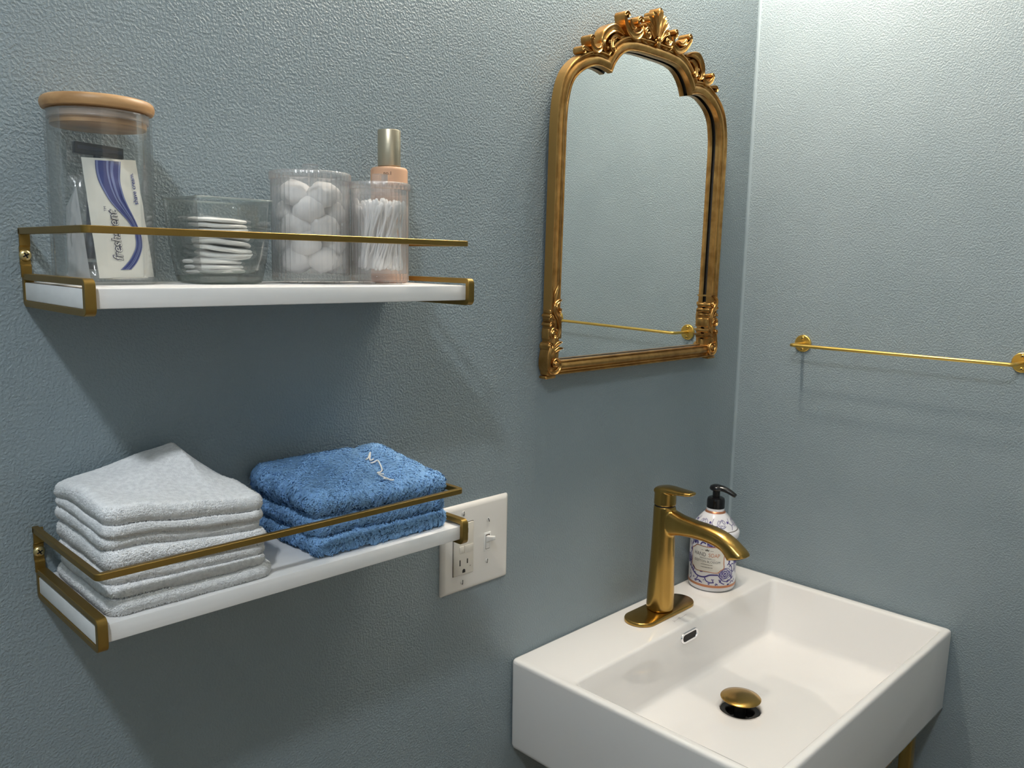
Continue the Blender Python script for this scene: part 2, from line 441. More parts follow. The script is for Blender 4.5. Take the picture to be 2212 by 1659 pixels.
def ribbon(path, wfn, hfn, back=0.001, rim=0.0024, dish=0.55):
    """carved scroll: straight sides down to the wall, raised rims and a fluted face"""
    P = np.asarray(path, float); m = len(P)
    s = np.concatenate([[0], np.cumsum(np.linalg.norm(np.diff(P, axis=0), axis=1))]); s /= s[-1]
    rings = []
    d = np.gradient(P, axis=0); d /= (np.linalg.norm(d, axis=1)[:, None]+1e-12)
    nn = np.stack([-d[:, 1], d[:, 0]], 1)
    for i in range(m):
        w_ = wfn(s[i]); h = hfn(s[i])
        rm = min(rim, w_*0.5)
        sec = [(-1, None), (-1, -rm*0.9), (-0.88, -rm*0.25), (-0.70, 0), (-0.52, -rm*0.3*dish*2), (-0.25, -rm*dish*1.7), (0, -rm*dish*2.0), (0.25, -rm*dish*1.7), (0.52, -rm*0.3*dish*2), (0.70, 0), (0.88, -rm*0.25), (1, -rm*0.9), (1, None)]
        ring = []
        for a, dh in sec:
            q = P[i]+nn[i]*a*w_/2
            ring.append(ml(q[0], q[1], back if dh is None else h+dh))
        rings.append(ring)
    V = []; F = []; k = len(rings[0])
    for R in rings: V += R
    for i in range(m-1):
        for t in range(k-1): F.append([i*k+t, i*k+t+1, (i+1)*k+t+1, (i+1)*k+t])
    F.append(list(range(k))); F.append([(m-1)*k+t for t in range(k)][::-1])
    return V, F
def mirror_vf(VF): return [(-v[0], v[1], v[2]) for v in VF[0]], [f[::-1] for f in VF[1]]
def spiral(cx, cy, r0, r1, a0, a1, n=26):
    return [(cx+(r0+(r1-r0)*k/n)*math.cos(math.radians(a0+(a1-a0)*k/n)), cy+(r0+(r1-r0)*k/n)*math.sin(math.radians(a0+(a1-a0)*k/n))) for k in range(n+1)]
def bead(u, v, h, r, squash=0.8):
    V, F = lathe([(0, h+r*squash)]+[(r*math.sin(a), h+r*squash*math.cos(a)) for a in np.linspace(0.2, PI/2, 6)]+[(r, 0.001)], 14)
    return [ml(u+x, v+y, z) for x, y, z in V], F
def both(name, VF, mat='antique_gold', parent=None):
    obj(name, *VF, mat, parent or mir, angle=55); obj(name, *mirror_vf(VF), mat, parent or mir, angle=55)
def lin(*pts):
    xs = [p[0] for p in pts]; ys = [p[1] for p in pts]
    return lambda s: float(np.interp(s, xs, ys))
# crest: palmette
petals = [((0, 0.474), (0, 0.495), (0, 0.5125), 0.0115, 0.0205), ((0.003, 0.474), (0.0065, 0.491), (0.0145, 0.5045), 0.0100, 0.0195),
          ((0.005, 0.473), (0.0125, 0.486), (0.0235, 0.4965), 0.0095, 0.0185), ((0.007, 0.4715), (0.0165, 0.4800), (0.0280, 0.4865), 0.0090, 0.0175)]
for i, (a, b, c, wd, h) in enumerate(petals):
    P = catmull([a, b, c], 10)
    VF = ribbon(P, lin((0, 0.25*wd), (0.35, 0.55*wd), (0.75, wd), (0.9, 0.86*wd), (0.97, 0.55*wd), (1, 0.2*wd)), lin((0, 0.0165), (0.85, h), (1, h-0.003)), rim=0.0026, dish=0.6)
    if i == 0: obj('shell_petal', *VF, 'antique_gold', mir, angle=55)
    else: both('shell_petal', VF)
obj('shell_bead', *bead(0, 0.470, 0.0175, 0.0034), 'antique_gold', mir)
obj('shell_bead', *bead(0, 0.4640, 0.0160, 0.0042), 'antique_gold', mir)
both('shell_bead', bead(0.0052, 0.4675, 0.0160, 0.0021))
# curls hugging the shell
both('shell_curl', ribbon(catmull([(0.008, 0.4700), (0.0125, 0.4745), (0.0195, 0.4800)], 5).tolist()+spiral(0.0235, 0.4730, 0.0082, 0.0026, 118, -250)[1:], lin((0, 0.003), (0.4, 0.0046), (0.8, 0.0042), (1, 0.003)), lin((0, 0.0165), (1, 0.0175)), rim=0.0016))
both('shell_bead', bead(0.0235, 0.4730, 0.0165, 0.0028))
both('crest_curl', ribbon(spiral(0.0420, 0.4870, 0.0065, 0.0020, -100, 190), lin((0, 0.005), (1, 0.0038)), lin((0, 0.0150), (1, 0.0185)), rim=0.0018))
both('crest_leaf', ribbon(catmull([(0.0150, 0.4620), (0.026, 0.4620), (0.0350, 0.4680), (0.0390, 0.4790)], 6), lin((0, 0.004), (0.5, 0.0085), (1, 0.003)), lin((0, 0.0150), (1, 0.0160))))
# big U scroll
both('crest_scroll', ribbon(catmull([(0.0365, 0.4800), (0.0395, 0.4715), (0.0480, 0.4650), (0.0585, 0.4650), (0.0700, 0.4715), (0.0775, 0.4800), (0.0800, 0.4850)], 7).tolist()+spiral(0.0752, 0.4865, 0.0050, 0.0016, -18, 230, 18)[1:],
     lin((0, 0.0030), (0.25, 0.0105), (0.55, 0.0095), (0.78, 0.0060), (1, 0.0036)), lin((0, 0.0175), (0.5, 0.0170), (1, 0.0205)), rim=0.0026))
both('crest_scroll', ribbon(catmull([(0.0520, 0.4765), (0.0585, 0.4740), (0.0655, 0.4780), (0.0680, 0.4830)], 6), lin((0, 0.003), (0.5, 0.006), (1, 0.0034)), lin((0, 0.0170), (1, 0.0190)), rim=0.0018))
# S leaf sweeping down to the cusp
both('crest_leaf', ribbon(catmull([(0.0760, 0.4620), (0.0880, 0.4655), (0.1010, 0.4655), (0.1130, 0.4590), (0.1205, 0.4490), (0.1200, 0.4390), (0.1145, 0.4335)], 7), lin((0, 0.0035), (0.35, 0.0120), (0.65, 0.0120), (0.88, 0.0075), (1, 0.0030)), lin((0, 0.0150), (0.4, 0.0195), (1, 0.0150)), rim=0.0030, dish=0.65))
both('crest_leaf', ribbon(catmull([(0.0830, 0.4560), (0.0930, 0.4570), (0.1015, 0.4520), (0.1030, 0.4440)], 6).tolist()+spiral(0.0985, 0.4405, 0.0050, 0.0018, 20, -220, 16)[1:], lin((0, 0.003), (0.3, 0.0075), (0.7, 0.0055), (1, 0.003)), lin((0, 0.0150), (1, 0.0175)), rim=0.002))
both('crest_bead', bead(0.0985, 0.4405, 0.0150, 0.0026))
both('crest_bead', bead(0.1080, 0.4470, 0.0150, 0.0026))
both('crest_bead', bead(0.1105, 0.4385, 0.0145, 0.0022))
# outer U scroll and end curl
both('crest_scroll', ribbon(catmull([(0.1235, 0.4420), (0.1265, 0.4345), (0.1345, 0.4310), (0.1430, 0.4350), (0.1480, 0.4420)], 7).tolist()+spiral(0.1448, 0.4440, 0.0038, 0.0014, -20, 200, 14)[1:], lin((0, 0.0028), (0.3, 0.0085), (0.6, 0.0070), (1, 0.0030)), lin((0, 0.0165), (1, 0.0185)), rim=0.0022))
both('crest_curl', ribbon(catmull([(0.1400, 0.4270), (0.1500, 0.4290), (0.1580, 0.4300)], 5).tolist()+spiral(0.1600, 0.4262, 0.0042, 0.0015, 110, -170, 14)[1:], lin((0, 0.003), (0.5, 0.0056), (1, 0.003)), lin((0, 0.0150), (1, 0.0178)), rim=0.0018))
# solid ground the carving stands on
bk = [(0.0, 0.5000), (0.010, 0.495), (0.020, 0.484), (0.034, 0.472), (0.050, 0.4660), (0.066, 0.4660), (0.080, 0.4630), (0.100, 0.4590), (0.113, 0.4490), (0.118, 0.4370), (0.132, 0.4310), (0.148, 0.4270), (0.158, 0.4220)]
lo = [(0.150, 0.4140), (0.135, 0.4200), (0.115, 0.4230), (0.104, 0.4240), (0.095, 0.4370), (0.080, 0.4470), (0.060, 0.4550), (0.030, 0.4580), (0.0, 0.4580)]
ringb = bk+lo; ringb = ringb+[(-p[0], p[1]) for p in ringb[::-1] if abs(p[0]) > 1e-6]
V, F = loft([[ml(p[0], p[1], 0.001) for p in ringb], [ml(p[0], p[1], 0.0105) for p in ringb]])
obj('crest_ground', V, F, 'antique_gold', mir, smooth=False)
# corner carvings at the foot of each side
def corner_carving(sgn):
    root = MB()
    parts = []
    parts.append(ribbon(catmull([(0.2030, 0.0480), (0.2065, 0.0360), (0.2080, 0.0240)], 6).tolist()+spiral(0.1955, 0.0190, 0.0128, 0.0034, 15, -400, 44)[1:], lin((0, 0.004), (0.25, 0.0068), (0.7, 0.0066), (1, 0.0040)), lin((0, 0.0165), (1, 0.0195)), rim=0.0022))
    parts.append(bead(0.1945, 0.0195, 0.0175, 0.0040))
    parts.append(ribbon(spiral(0.2045, 0.0445, 0.0046, 0.0016, -60, 250, 18), lin((0, 0.0045), (1, 0.0030)), lin((0, 0.0165), (1, 0.0180)), rim=0.0016))
    parts.append(ribbon(catmull([(0.1955, 0.0370), (0.1880, 0.0400), (0.1810, 0.0405)], 6), lin((0, 0.004), (0.5, 0.0058), (1, 0.0015)), lin((0, 0.0165), (1, 0.0175)), rim=0.0016))
    parts.append(ribbon(catmull([(0.1960, 0.0430), (0.1890, 0.0475), (0.1825, 0.0490)], 6), lin((0, 0.004), (0.5, 0.0050), (1, 0.0015)), lin((0, 0.0160), (1, 0.0170)), rim=0.0015))
    parts.append(ribbon(spiral(0.2000, 0.0600, 0.0088, 0.0026, 230, -150, 34), lin((0, 0.0040), (0.5, 0.0060), (1, 0.0034)), lin((0, 0.0160), (1, 0.0190)), rim=0.002))
    parts.append(ribbon(catmull([(0.1905, 0.0560), (0.1880, 0.0680), (0.1915, 0.0800), (0.1985, 0.0890), (0.1990, 0.0985), (0.1925, 0.1040), (0.1855, 0.1050)], 7), lin((0, 0.005), (0.45, 0.0075), (0.75, 0.0065), (1, 0.0025)), lin((0, 0.0165), (0.7, 0.0190), (1, 0.0165)), rim=0.002))
    parts.append(ribbon(spiral(0.1905, 0.0920, 0.0056, 0.0018, 60, -220, 18), lin((0, 0.004), (1, 0.003)), lin((0, 0.0165), (1, 0.0180)), rim=0.0016))
    parts.append(ribbon(catmull([(0.1975, 0.0720), (0.2040, 0.0745), (0.2075, 0.0715)], 5), lin((0, 0.003), (0.5, 0.0052), (1, 0.0022)), lin((0, 0.0160), (1, 0.0165)), rim=0.0014))
    parts.append(ribbon(catmull([(0.1985, 0.0800), (0.2050, 0.0850), (0.2080, 0.0830)], 5), lin((0, 0.003), (0.5, 0.0050), (1, 0.0020)), lin((0, 0.0160), (1, 0.0165)), rim=0.0014))
    parts.append(ribbon(catmull([(0.1985, 0.1010), (0.1975, 0.1120), (0.1940, 0.1230), (0.1935, 0.1290)], 5), lin((0, 0.0050), (0.4, 0.0060), (1, 0.0012)), lin((0, 0.0160), (1, 0.0165)), rim=0.0012))
    # stepped blocks that show on the flanks
    for (v0, v1, uo, ui) in ((0.0, 0.0042, 0.2105, 0.190), (0.0046, 0.0330, 0.2085, 0.186), (0.0345, 0.0415, 0.2062, 0.184), (0.0440, 0.0505, 0.2070, 0.183), (0.0530, 0.0680, 0.2082, 0.1815), (0.0700, 0.0755, 0.2075, 0.184), (0.0775, 0.0840, 0.2075, 0.1815), (0.0860, 0.0925, 0.2060, 0.1835)):
        V, F = rbox(ui, uo, -0.0145, -0.0012, v0, v1, 0.0016, 2); parts.append((V, F))
    for i, p in enumerate(parts):
        root.add(p if sgn > 0 else mirror_vf(p))
    o = obj('corner_carving', *root.vf, 'antique_gold', mir, angle=55)
    return o
corner_carving(1); corner_carving(-1)

# ================================================================== SHELVES
BW, BD, BT = 0.3638, 0.1433, 0.0265
def shelf(ux, uz, label):
    o0 = (ux+BW/2, 0, uz)
    root = empty('wall_shelf', o0, label, 'shelf', 'floating shelves on the back wall')
    A = lambda VF, n, m, **k: obj(n, *VF, m, root, off=o0, **k)
    A(rbox(ux+0.0008, ux+BW-0.0008, -BD+0.0052, -0.0006, uz+0.0050, uz+0.0195, 0.0010), 'board', 'shelf_white')
    for x0 in (ux, ux+BW-0.0076):
        path = fillet([(-0.0005, uz), (-BD, uz), (-BD, uz+BT), (-0.0005, uz+BT)], 0.0055, 5, True)
        sec = [(0, 0.0004), (0.0004, 0), (0.0046, 0), (0.0050, 0.0004), (0.0050, 0.0072), (0.0046, 0.0076), (0.0004, 0.0076), (0, 0.0072)]
        area = sum(path[i-1][0]*path[i][1]-path[i][0]*path[i-1][1] for i in range(len(path)))
        if area < 0: path = path[::-1]
        A(planar_sweep(path, sec, lambda p, q, h: (x0+h, p, q), True), 'bracket', 'shelf_brass', angle=30)
    xl, xr, yr, zr = ux-0.0009, ux+BW-0.0115, -BD-0.0055, uz+0.0628
    path = fillet([(xl, -0.0005), (xl, yr), (xr, yr), (xr, -0.0005)], 0.0050, 5)
    sec = [(0, 0.0004), (0.0004, 0), (0.0046, 0), (0.0050, 0.0004), (0.0050, 0.0048), (0.0046, 0.0052), (0.0004, 0.0052), (0, 0.0048)]
    A(planar_sweep(path, sec, lambda p, q, h: (p, q, zr-0.0052+h)), 'rail', 'shelf_brass', angle=30)
    for x0 in (xl, xr-0.0076):
        zz = [uz+BT-0.003, uz+0.0325, uz+0.0340, uz+0.0475, uz+0.0490, zr-0.001]; yy = [-0.0042, -0.0042, -0.0026, -0.0026, -0.0042, -0.0042]
        ring = [(y, z) for y, z in zip(yy, zz)]+[(y+0.0022, z) for y, z in zip(yy[::-1], zz[::-1])]
        VF = loft([[(x0, y, z) for y, z in ring], [(x0+0.0076, y, z) for y, z in ring]])
        A(VF, 'mounting_strap', 'shelf_brass', smooth=False)
        sc_c = (x0+0.0038, uz+0.0410)
        V, F = lathe([(0, 0.0024), (0.0022, 0.0023), (0.0038, 0.0016), (0.0046, 0.0004), (0.0046, 0.0)], 24)
        s = A(([(sc_c[0]+a, -0.0026-c, sc_c[1]+b) for a, b, c in V], F), 'screw', 'screw_brass')
        cr = MB()
        for ang in (0.5, 0.5+PI/2):
            V, F = rbox(-0.0024, 0.0024, -0.0026, -0.0020, -0.0006, 0.0006, 0)
            ca, sa = math.cos(ang), math.sin(ang)
            cr.add(([(sc_c[0]+x*ca-z*sa, -0.0026+y+0.0001, sc_c[1]+x*sa+z*ca) for x, y, z in V], F))
        obj('screw_slot', *cr.vf, 'dark_recess', s, smooth=False, off=o0)
    return root
UX, UZ, LX, LZ = -0.1600, -0.0266, -0.1638, -0.2734
shelf(UX, UZ, 'upper white shelf with brass rail holding jars and cotton')
shelf(LX, LZ, 'lower white shelf with brass rail holding folded washcloths')
ZT = UZ+0.0195; ZL = LZ+0.0195

# ================================================================== SINK
SX0, SX1, SY, SZ, SH = 0.4127, 0.9768, -0.392, -0.5249, 0.1334
s0 = (0.695, -0.19, SZ-SH)
sink = empty('wash_basin', s0, 'white rectangular ceramic basin in the corner', 'sink')
def rr3(x0, x1, y0, y1, r, z): return [(p[0], p[1], z) for p in rrect(x0, x1, y0, y1, r, 6, 8)]
YB = -0.0012
zb = SZ-SH
rings = []
rings.append(rr3(SX0+0.010, SX1-0.010, SY+0.010, YB-0.008, 0.006, zb))
rings.append(rr3(SX0+0.006, SX1-0.006, SY+0.006, YB-0.004, 0.006, zb+0.0005))
rings.append(rr3(SX0+0.0025, SX1-0.0025, SY+0.0025, YB-0.001, 0.006, zb+0.003))
rings.append(rr3(SX0+0.0012, SX1-0.0012, SY+0.0012, YB, 0.006, zb+0.008))
rings.append(rr3(SX0, SX1, SY, YB, 0.006, SZ-0.006))
rings.append(rr3(SX0+0.0006, SX1-0.0006, SY+0.0006, YB-0.0004, 0.006, SZ-0.0025))
rings.append(rr3(SX0+0.0025, SX1-0.0025, SY+0.0025, YB-0.0016, 0.006, SZ-0.0005))
rings.append(rr3(SX0+0.0060, SX1-0.0060, SY+0.0055, YB-0.004, 0.006, SZ))
OX0, OX1, OY0, OY1 = 0.4270, 0.9605, -0.3795, -0.1045
rings.append(rr3(OX0-0.004, OX1+0.004, OY0-0.004, OY1+0.005, 0.010, SZ))
rings.append(rr3(OX0-0.0012, OX1+0.0012, OY0-0.0012, OY1+0.0015, 0.010, SZ-0.001))
rings.append(rr3(OX0, OX1, OY0, OY1, 0.010, SZ-0.004))
FX0, FX1, FY0, FY1, FZ = 0.4560, 0.9330, -0.3560, -0.1130, -0.6130
for t in (0.25, 0.5, 0.75, 0.9):
    rings.append(rr3(OX0+(FX0-OX0)*t, OX1+(FX1-OX1)*t, OY0+(FY0-OY0)*t, OY1+(FY1-OY1)*t, 0.010+0.004*t, SZ-0.004+(FZ+0.004-SZ)*t))
rings.append(rr3(FX0+0.0005, FX1-0.0005, FY0+0.0005, FY1-0.0005, 0.015, FZ+0.003))
rings.append(rr3(FX0+0.0045, FX1-0.0045, FY0+0.0045, FY1-0.0045, 0.016, FZ-0.0005))
rings.append(rr3(FX0+0.0120, FX1-0.0120, FY0+0.0120, FY1-0.0120, 0.020, FZ-0.0030))
DX, DY = 0.6895, -0.2010
base = rrect(FX0+0.0120, FX1-0.0120, FY0+0.0120, FY1-0.0120, 0.020, 6, 8)
def to_circle(rad, z, t):
    out = []
    for p in base:
        a = math.atan2(p[1]-DY, p[0]-DX); q = (DX+rad*math.cos(a), DY+rad*math.sin(a))
        out.append((q[0]*t+p[0]*(1-t), q[1]*t+p[1]*(1-t), z))
    return out
rings.append(to_circle(0.055, FZ-0.0055, 0.5))
rings.append(to_circle(0.055, FZ-0.0072, 0.9))
rings.append(to_circle(0.036, FZ-0.0086, 1)); rings.append(to_circle(0.0305, FZ-0.0092, 1)); rings.append(to_circle(0.0295, FZ-0.0112, 1))
rings.append(to_circle(0.0285, FZ-0.020, 1)); rings.append(to_circle(0.0280, FZ-0.040, 1))
V, F = loft(rings, True, True)
obj('basin', V, F, 'porcelain', sink, off=s0, angle=80)
# overflow ring on the back slope
def slope_pt(x, q, h):
    """q measured down the back slope from the opening, h out of it"""
    L_ = math.hypot(FY1-OY1, FZ-SZ); d = ((FY1-OY1)/L_, (FZ+0.004-SZ)/L_)
    return (x, OY1+d[0]*q+h*d[1], SZ-0.004+d[1]*q-h*d[0])
def stadium(hw, hh, n=10):
    return np.array([(hw-hh+hh*math.cos(a), hh*math.sin(a)) for a in np.linspace(-PI/2, PI/2, n)]+[(-(hw-hh)+hh*math.cos(a), hh*math.sin(a)) for a in np.linspace(PI/2, 3*PI/2, n)])
rg = []
for hw, hh, h in ((0.0230, 0.0088, -0.001), (0.0230, 0.0088, 0.0014), (0.0222, 0.0080, 0.0024), (0.0192, 0.0056, 0.0022), (0.0185, 0.0050, 0.0010), (0.0185, 0.0050, -0.006)):
    rg.append([slope_pt(0.6945+p[0], 0.0165+p[1], h) for p in stadium(hw, hh)])
V, F = loft(rg, False, False)
ov = obj('overflow_ring', V, F, 'chrome', sink, off=s0)
V, F = loft([[slope_pt(0.6945+p[0], 0.0165+p[1], h) for p in stadium(0.0186, 0.0051)] for h in (0.0010, 0.0004)])
obj('overflow_hole', V, F, 'dark_recess', ov, off=s0, smooth=False)
# small fired signature on the deck
sg = [(0.6833, -0.0818), (0.6838, -0.0834), (0.6816, -0.0864), (0.6823, -0.0871), (0.6855, -0.0849), (0.6890, -0.0856), (0.6931, -0.0848), (0.6983, -0.0832), (0.7022, -0.0822), (0.697, -0.0852), (0.6985, -0.0865), (0.7009, -0.0846), (0.7040, -0.0853), (0.708, -0.0848), (0.7125, -0.0846), (0.7164, -0.0836), (0.7193, -0.0847)]
V, F = stroke2d(catmull(sg, 5), 0.00055)
obj('maker_signature', [(v[0], v[1], SZ+0.0002) for v in V], F, 'glaze_mark', sink, off=s0, smooth=False, recalc=False)
# pop-up drain
d0 = (DX, DY, FZ-0.020)
dr = empty('pop_up_drain', d0, 'brass pop-up drain plug in the middle of the white basin', 'drain plug')
V, F = lathe([(0.0282, FZ-0.0170), (0.0282, FZ-0.0128), (0.0272, FZ-0.0120), (0.0215, FZ-0.0125), (0.0195, FZ-0.0150), (0.0195, FZ-0.030)], 48, (DX, DY))
obj('flange', V, F, 'rubber_black', dr, off=d0)
V, F = lathe([(0.0085, FZ-0.030), (0.0085, FZ-0.004), (0.014, FZ-0.002), (0.0155, FZ+0.001), (0.0155, FZ+0.004)], 32, (DX, DY))
obj('stem', V, F, 'rubber_black', dr, off=d0)
V, F = lathe([(0.0, FZ+0.003), (0.0170, FZ+0.0030), (0.0262, FZ+0.0052), (0.0286, FZ+0.0066), (0.0290, FZ+0.0076), (0.0280, FZ+0.0086), (0.0200, FZ+0.0106), (0.0100, FZ+0.0118), (0.0, FZ+0.0122)], 56, (DX, DY))
obj('cap', V, F, 'brushed_brass', dr, off=d0)
# console stand
st0 = (0.695, -0.19, ZF)
stand = empty('console_stand', st0, 'brass legged console stand under the white basin', 'stand')
for x in (0.500, 0.938):
    for y in (-0.356, -0.045):
        obj('leg', *rbox(x-0.009, x+0.009, y-0.009, y+0.009, ZF, zb-0.0005, 0.0015), 'brushed_brass', stand, off=st0)
for y in (-0.356, -0.045):
    obj('rail', *rbox(0.509, 0.929, y-0.007, y+0.007, zb-0.022, zb-0.006, 0.0012), 'brushed_brass', stand, off=st0)
    obj('rail', *rbox(0.509, 0.929, y-0.007, y+0.007, ZF+0.20, ZF+0.214, 0.0012), 'brushed_brass', stand, off=st0)
for x in (0.500, 0.938):
    obj('rail', *rbox(x-0.007, x+0.007, -0.347, -0.054, zb-0.022, zb-0.006, 0.0012), 'brushed_brass', stand, off=st0)
    obj('rail', *rbox(x-0.007, x+0.007, -0.347, -0.054, ZF+0.20, ZF+0.214, 0.0012), 'brushed_brass', stand, off=st0)

# ================================================================== FAUCET
FXc, FYc = 0.6970, -0.0490
f0 = (FXc, FYc, SZ)
fa = empty('faucet', f0, 'single lever brushed brass faucet on the white basin', 'faucet')
rg = []
for hw, hh, z in ((0.0745, 0.0245, 0.0), (0.0755, 0.0255, 0.0008), (0.0755, 0.0255, 0.0042), (0.0748, 0.0248, 0.0056), (0.0735, 0.0235, 0.0062)):
    rg.append([(FXc+p[0], FYc+p[1], SZ+z) for p in stadium(hw, hh, 16)])
V, F = loft(rg)
obj('deck_plate', V, F, 'brushed_brass', fa, off=f0)
mb = MB()
rg = []
for z, rx, ry in ((SZ+0.0060, 0.0212, 0.0215), (SZ+0.0075, 0.0216, 0.0219), (SZ+0.030, 0.0210, 0.0212), (SZ+0.070, 0.0194, 0.0196), (SZ+0.110, 0.0180, 0.0183), (SZ+0.145, 0.0172, 0.0175), (SZ+0.1725, 0.0170, 0.0172), (SZ+0.1738, 0.0166, 0.0168)):
    rg.append([(FXc+rx*math.cos(a), FYc+ry*math.sin(a), z) for a in np.linspace(0, 2*PI, 33)[:-1]])
mb.add(loft(rg))
spath = catmull([(-0.050, -0.3755), (-0.070, -0.3755), (-0.095, -0.3760), (-0.125, -0.3768), (-0.147, -0.3800), (-0.163, -0.3865), (-0.1745, -0.3960), (-0.1790, -0.4010)], 6)
rg = []
dd = np.gradient(spath, axis=0); dd /= np.linalg.norm(dd, axis=1)[:, None]
for i, (y, z) in enumerate(spath):
    s = i/(len(spath)-1)
    hw = float(np.interp(s, [0, 0.2, 0.6, 1], [0.0140, 0.0142, 0.0150, 0.0165])); hh = float(np.interp(s, [0, 0.12, 0.22, 0.35, 0.7, 1], [0.0225, 0.0200, 0.0158, 0.0132, 0.0126, 0.0165]))
    ty, tz = dd[i]
    if i == len(spath)-1: ty, tz = -0.30, -0.95
    ny, nz = -tz, ty
    nl = math.hypot(ny, nz); ny /= nl; nz /= nl
    ring = []
    for a in np.linspace(0, 2*PI, 29)[:-1]:
        c, sn = math.cos(a), math.sin(a)
        ce = math.copysign(abs(c)**0.78, c); se = math.copysign(abs(sn)**0.78, sn)
        ring.append((FXc+hw*ce, y+ny*hh*se, z+nz*hh*se))
    rg.append(ring)
mb.add(loft(rg))
bd = obj('body_and_spout', *mb.vf, 'brushed_brass', fa, off=f0)
def soften(o, vox, it):
    r = o.modifiers.new('remesh', 'REMESH'); r.mode = 'VOXEL'; r.voxel_size = vox; r.use_smooth_shade = True
    s = o.modifiers.new('smooth', 'SMOOTH'); s.factor = 0.5; s.iterations = it
soften(bd, 0.0011, 26)
V, F = lathe([(0.0, SZ+0.1720), (0.0160, SZ+0.1720), (0.0160, SZ+0.1765), (0.0, SZ+0.1765)], 40, (FXc, FYc))
obj('joint_ring', V, F, 'dark_recess', fa, off=f0)
mb = MB()
rg = []
for z, r in ((SZ+0.1752, 0.0168), (SZ+0.1765, 0.0171), (SZ+0.190, 0.0169), (SZ+0.198, 0.0164), (SZ+0.2015, 0.0140)):
    rg.append([(FXc+r*math.cos(a), FYc+r*math.sin(a), z-(0.0 if z < SZ+0.195 else 0.0)) for a in np.linspace(0, 2*PI, 33)[:-1]])
mb.add(loft(rg))
rg = []
for y, z, hw, hh in ((-0.0335, SZ+0.1945, 0.008, 0.0030), (-0.0365, SZ+0.1975, 0.0140, 0.0050), (-0.048, SZ+0.1995, 0.0165, 0.0056), (-0.060, SZ+0.2000, 0.0155, 0.0056), (-0.075, SZ+0.2000, 0.0138, 0.0047), (-0.090, SZ+0.2005, 0.0120, 0.0038), (-0.0975, SZ+0.2010, 0.0095, 0.0029), (-0.1000, SZ+0.2013, 0.005, 0.0016)):
    rg.append([(FXc+hw*math.copysign(abs(math.cos(a))**0.8, math.cos(a)), y, z+hh*math.copysign(abs(math.sin(a))**0.8, math.sin(a))) for a in np.linspace(0, 2*PI, 25)[:-1]])
mb.add(loft(rg))
hd = obj('lever_handle', *mb.vf, 'brushed_brass', fa, off=f0)
soften(hd, 0.0009, 6)
V, F = lathe([(0.0, 0), (0.0115, 0), (0.0125, 0.0004), (0.0125, 0.003), (0.0, 0.003)], 32)
ca, sa = math.cos(0.30), math.sin(0.30)
obj('aerator', [(FXc+a, -0.1792+b*ca-(c)*sa, -0.4022+c*ca+b*sa*-1) for a, b, c in V], F, 'dark_recess', fa, off=f0)

# ================================================================== SOAP DISPENSER
BX, BY = 0.8580, -0.0430
b0 = (BX, BY, SZ)
sp = empty('soap_dispenser', b0, 'white and violet floral hand soap bottle with black pump', 'soap bottle')
BR = 0.0393
V, F = lathe([(0, SZ+0.0004), (BR-0.004, SZ+0.0004), (BR-0.001, SZ+0.0025), (BR, SZ+0.006), (BR, SZ+0.085), (BR-0.0010, SZ+0.0865), (BR-0.0008, SZ+0.0885), (BR+0.0018, SZ+0.0910), (BR+0.0026, SZ+0.0955), (BR+0.0020, SZ+0.1000), (BR-0.0002, SZ+0.1030),
              (BR-0.0015, SZ+0.1036), (0.0345, SZ+0.1095), (0.0270, SZ+0.1190), (0.0200, SZ+0.1270), (0.0158, SZ+0.1310), (0.0150, SZ+0.1330), (0.0150, SZ+0.1370), (0, SZ+0.1372)], 72, (BX, BY))
obj('bottle_body', V, F, 'soap_plastic', sp, off=b0)
fx, fy = -0.3617-BX, -0.7581-BY; fl = math.hypot(fx, fy); fx, fy = fx/fl, fy/fl
rx, ry = -fy, fx
if rx < 0: rx, ry = -rx, -ry
def wrap(s, z, h=0.0003, R=BR):
    a = s/R; rr = R+h
    return (BX+rr*(math.cos(a)*fx+math.sin(a)*rx), BY+rr*(math.cos(a)*fy+math.sin(a)*ry), SZ+z)
def cone_r(z): return float(np.interp(z, [0.1036, 0.1095, 0.1190, 0.1270, 0.1310], [BR-0.0015, 0.0345, 0.0270, 0.0200, 0.0158]))
def wrap_cone(a, z, h=0.0004):
    r = cone_r(z)+h
    return (BX+r*(math.cos(a)*fx+math.sin(a)*rx), BY+r*(math.cos(a)*fy+math.sin(a)*ry), SZ+z+h)
def band(z0, z1, r0, r1, name, mat):
    V, F = lathe([(r0, SZ+z0), (r0+0.0004, SZ+z0+0.0002), (r1+0.0004, SZ+z1-0.0002), (r1, SZ+z1)], 72, (BX, BY)); obj(name, V, F, mat, sp, off=b0)
band(0.0085, 0.0125, BR, BR, 'copper_band', 'copper_print')
band(0.1032, 0.1044, BR-0.0010, BR-0.0020, 'copper_band', 'grey_print')
band(0.0868, 0.0880, BR-0.0008, BR-0.0006, 'copper_band', 'grey_print')
band(0.1295, 0.1330, 0.0168, 0.0150, 'copper_band', 'copper_print')
rnd = random.Random(5)
ink = MB(); lil = []
def stroke_w(P, wd, tgt=ink, h=0.0003):
    V, F = stroke2d(catmull(P, 5), wd*1.45); tgt.add(([wrap(v[0], v[1], h) for v in V], F))
def blob_w(s, z, a, b, ang, tgt=ink, h=0.0003, n=14):
    P = []
    for k in range(n):
        t = 2*PI*k/n; x = a*math.cos(t); y = b*math.sin(t)*(1-0.25*math.cos(t))
        P.append((s+x*math.cos(ang)-y*math.sin(ang), z+x*math.sin(ang)+y*math.cos(ang)))
    tgt.add(([wrap(p[0], p[1], h) for p in P], [list(range(n))]))
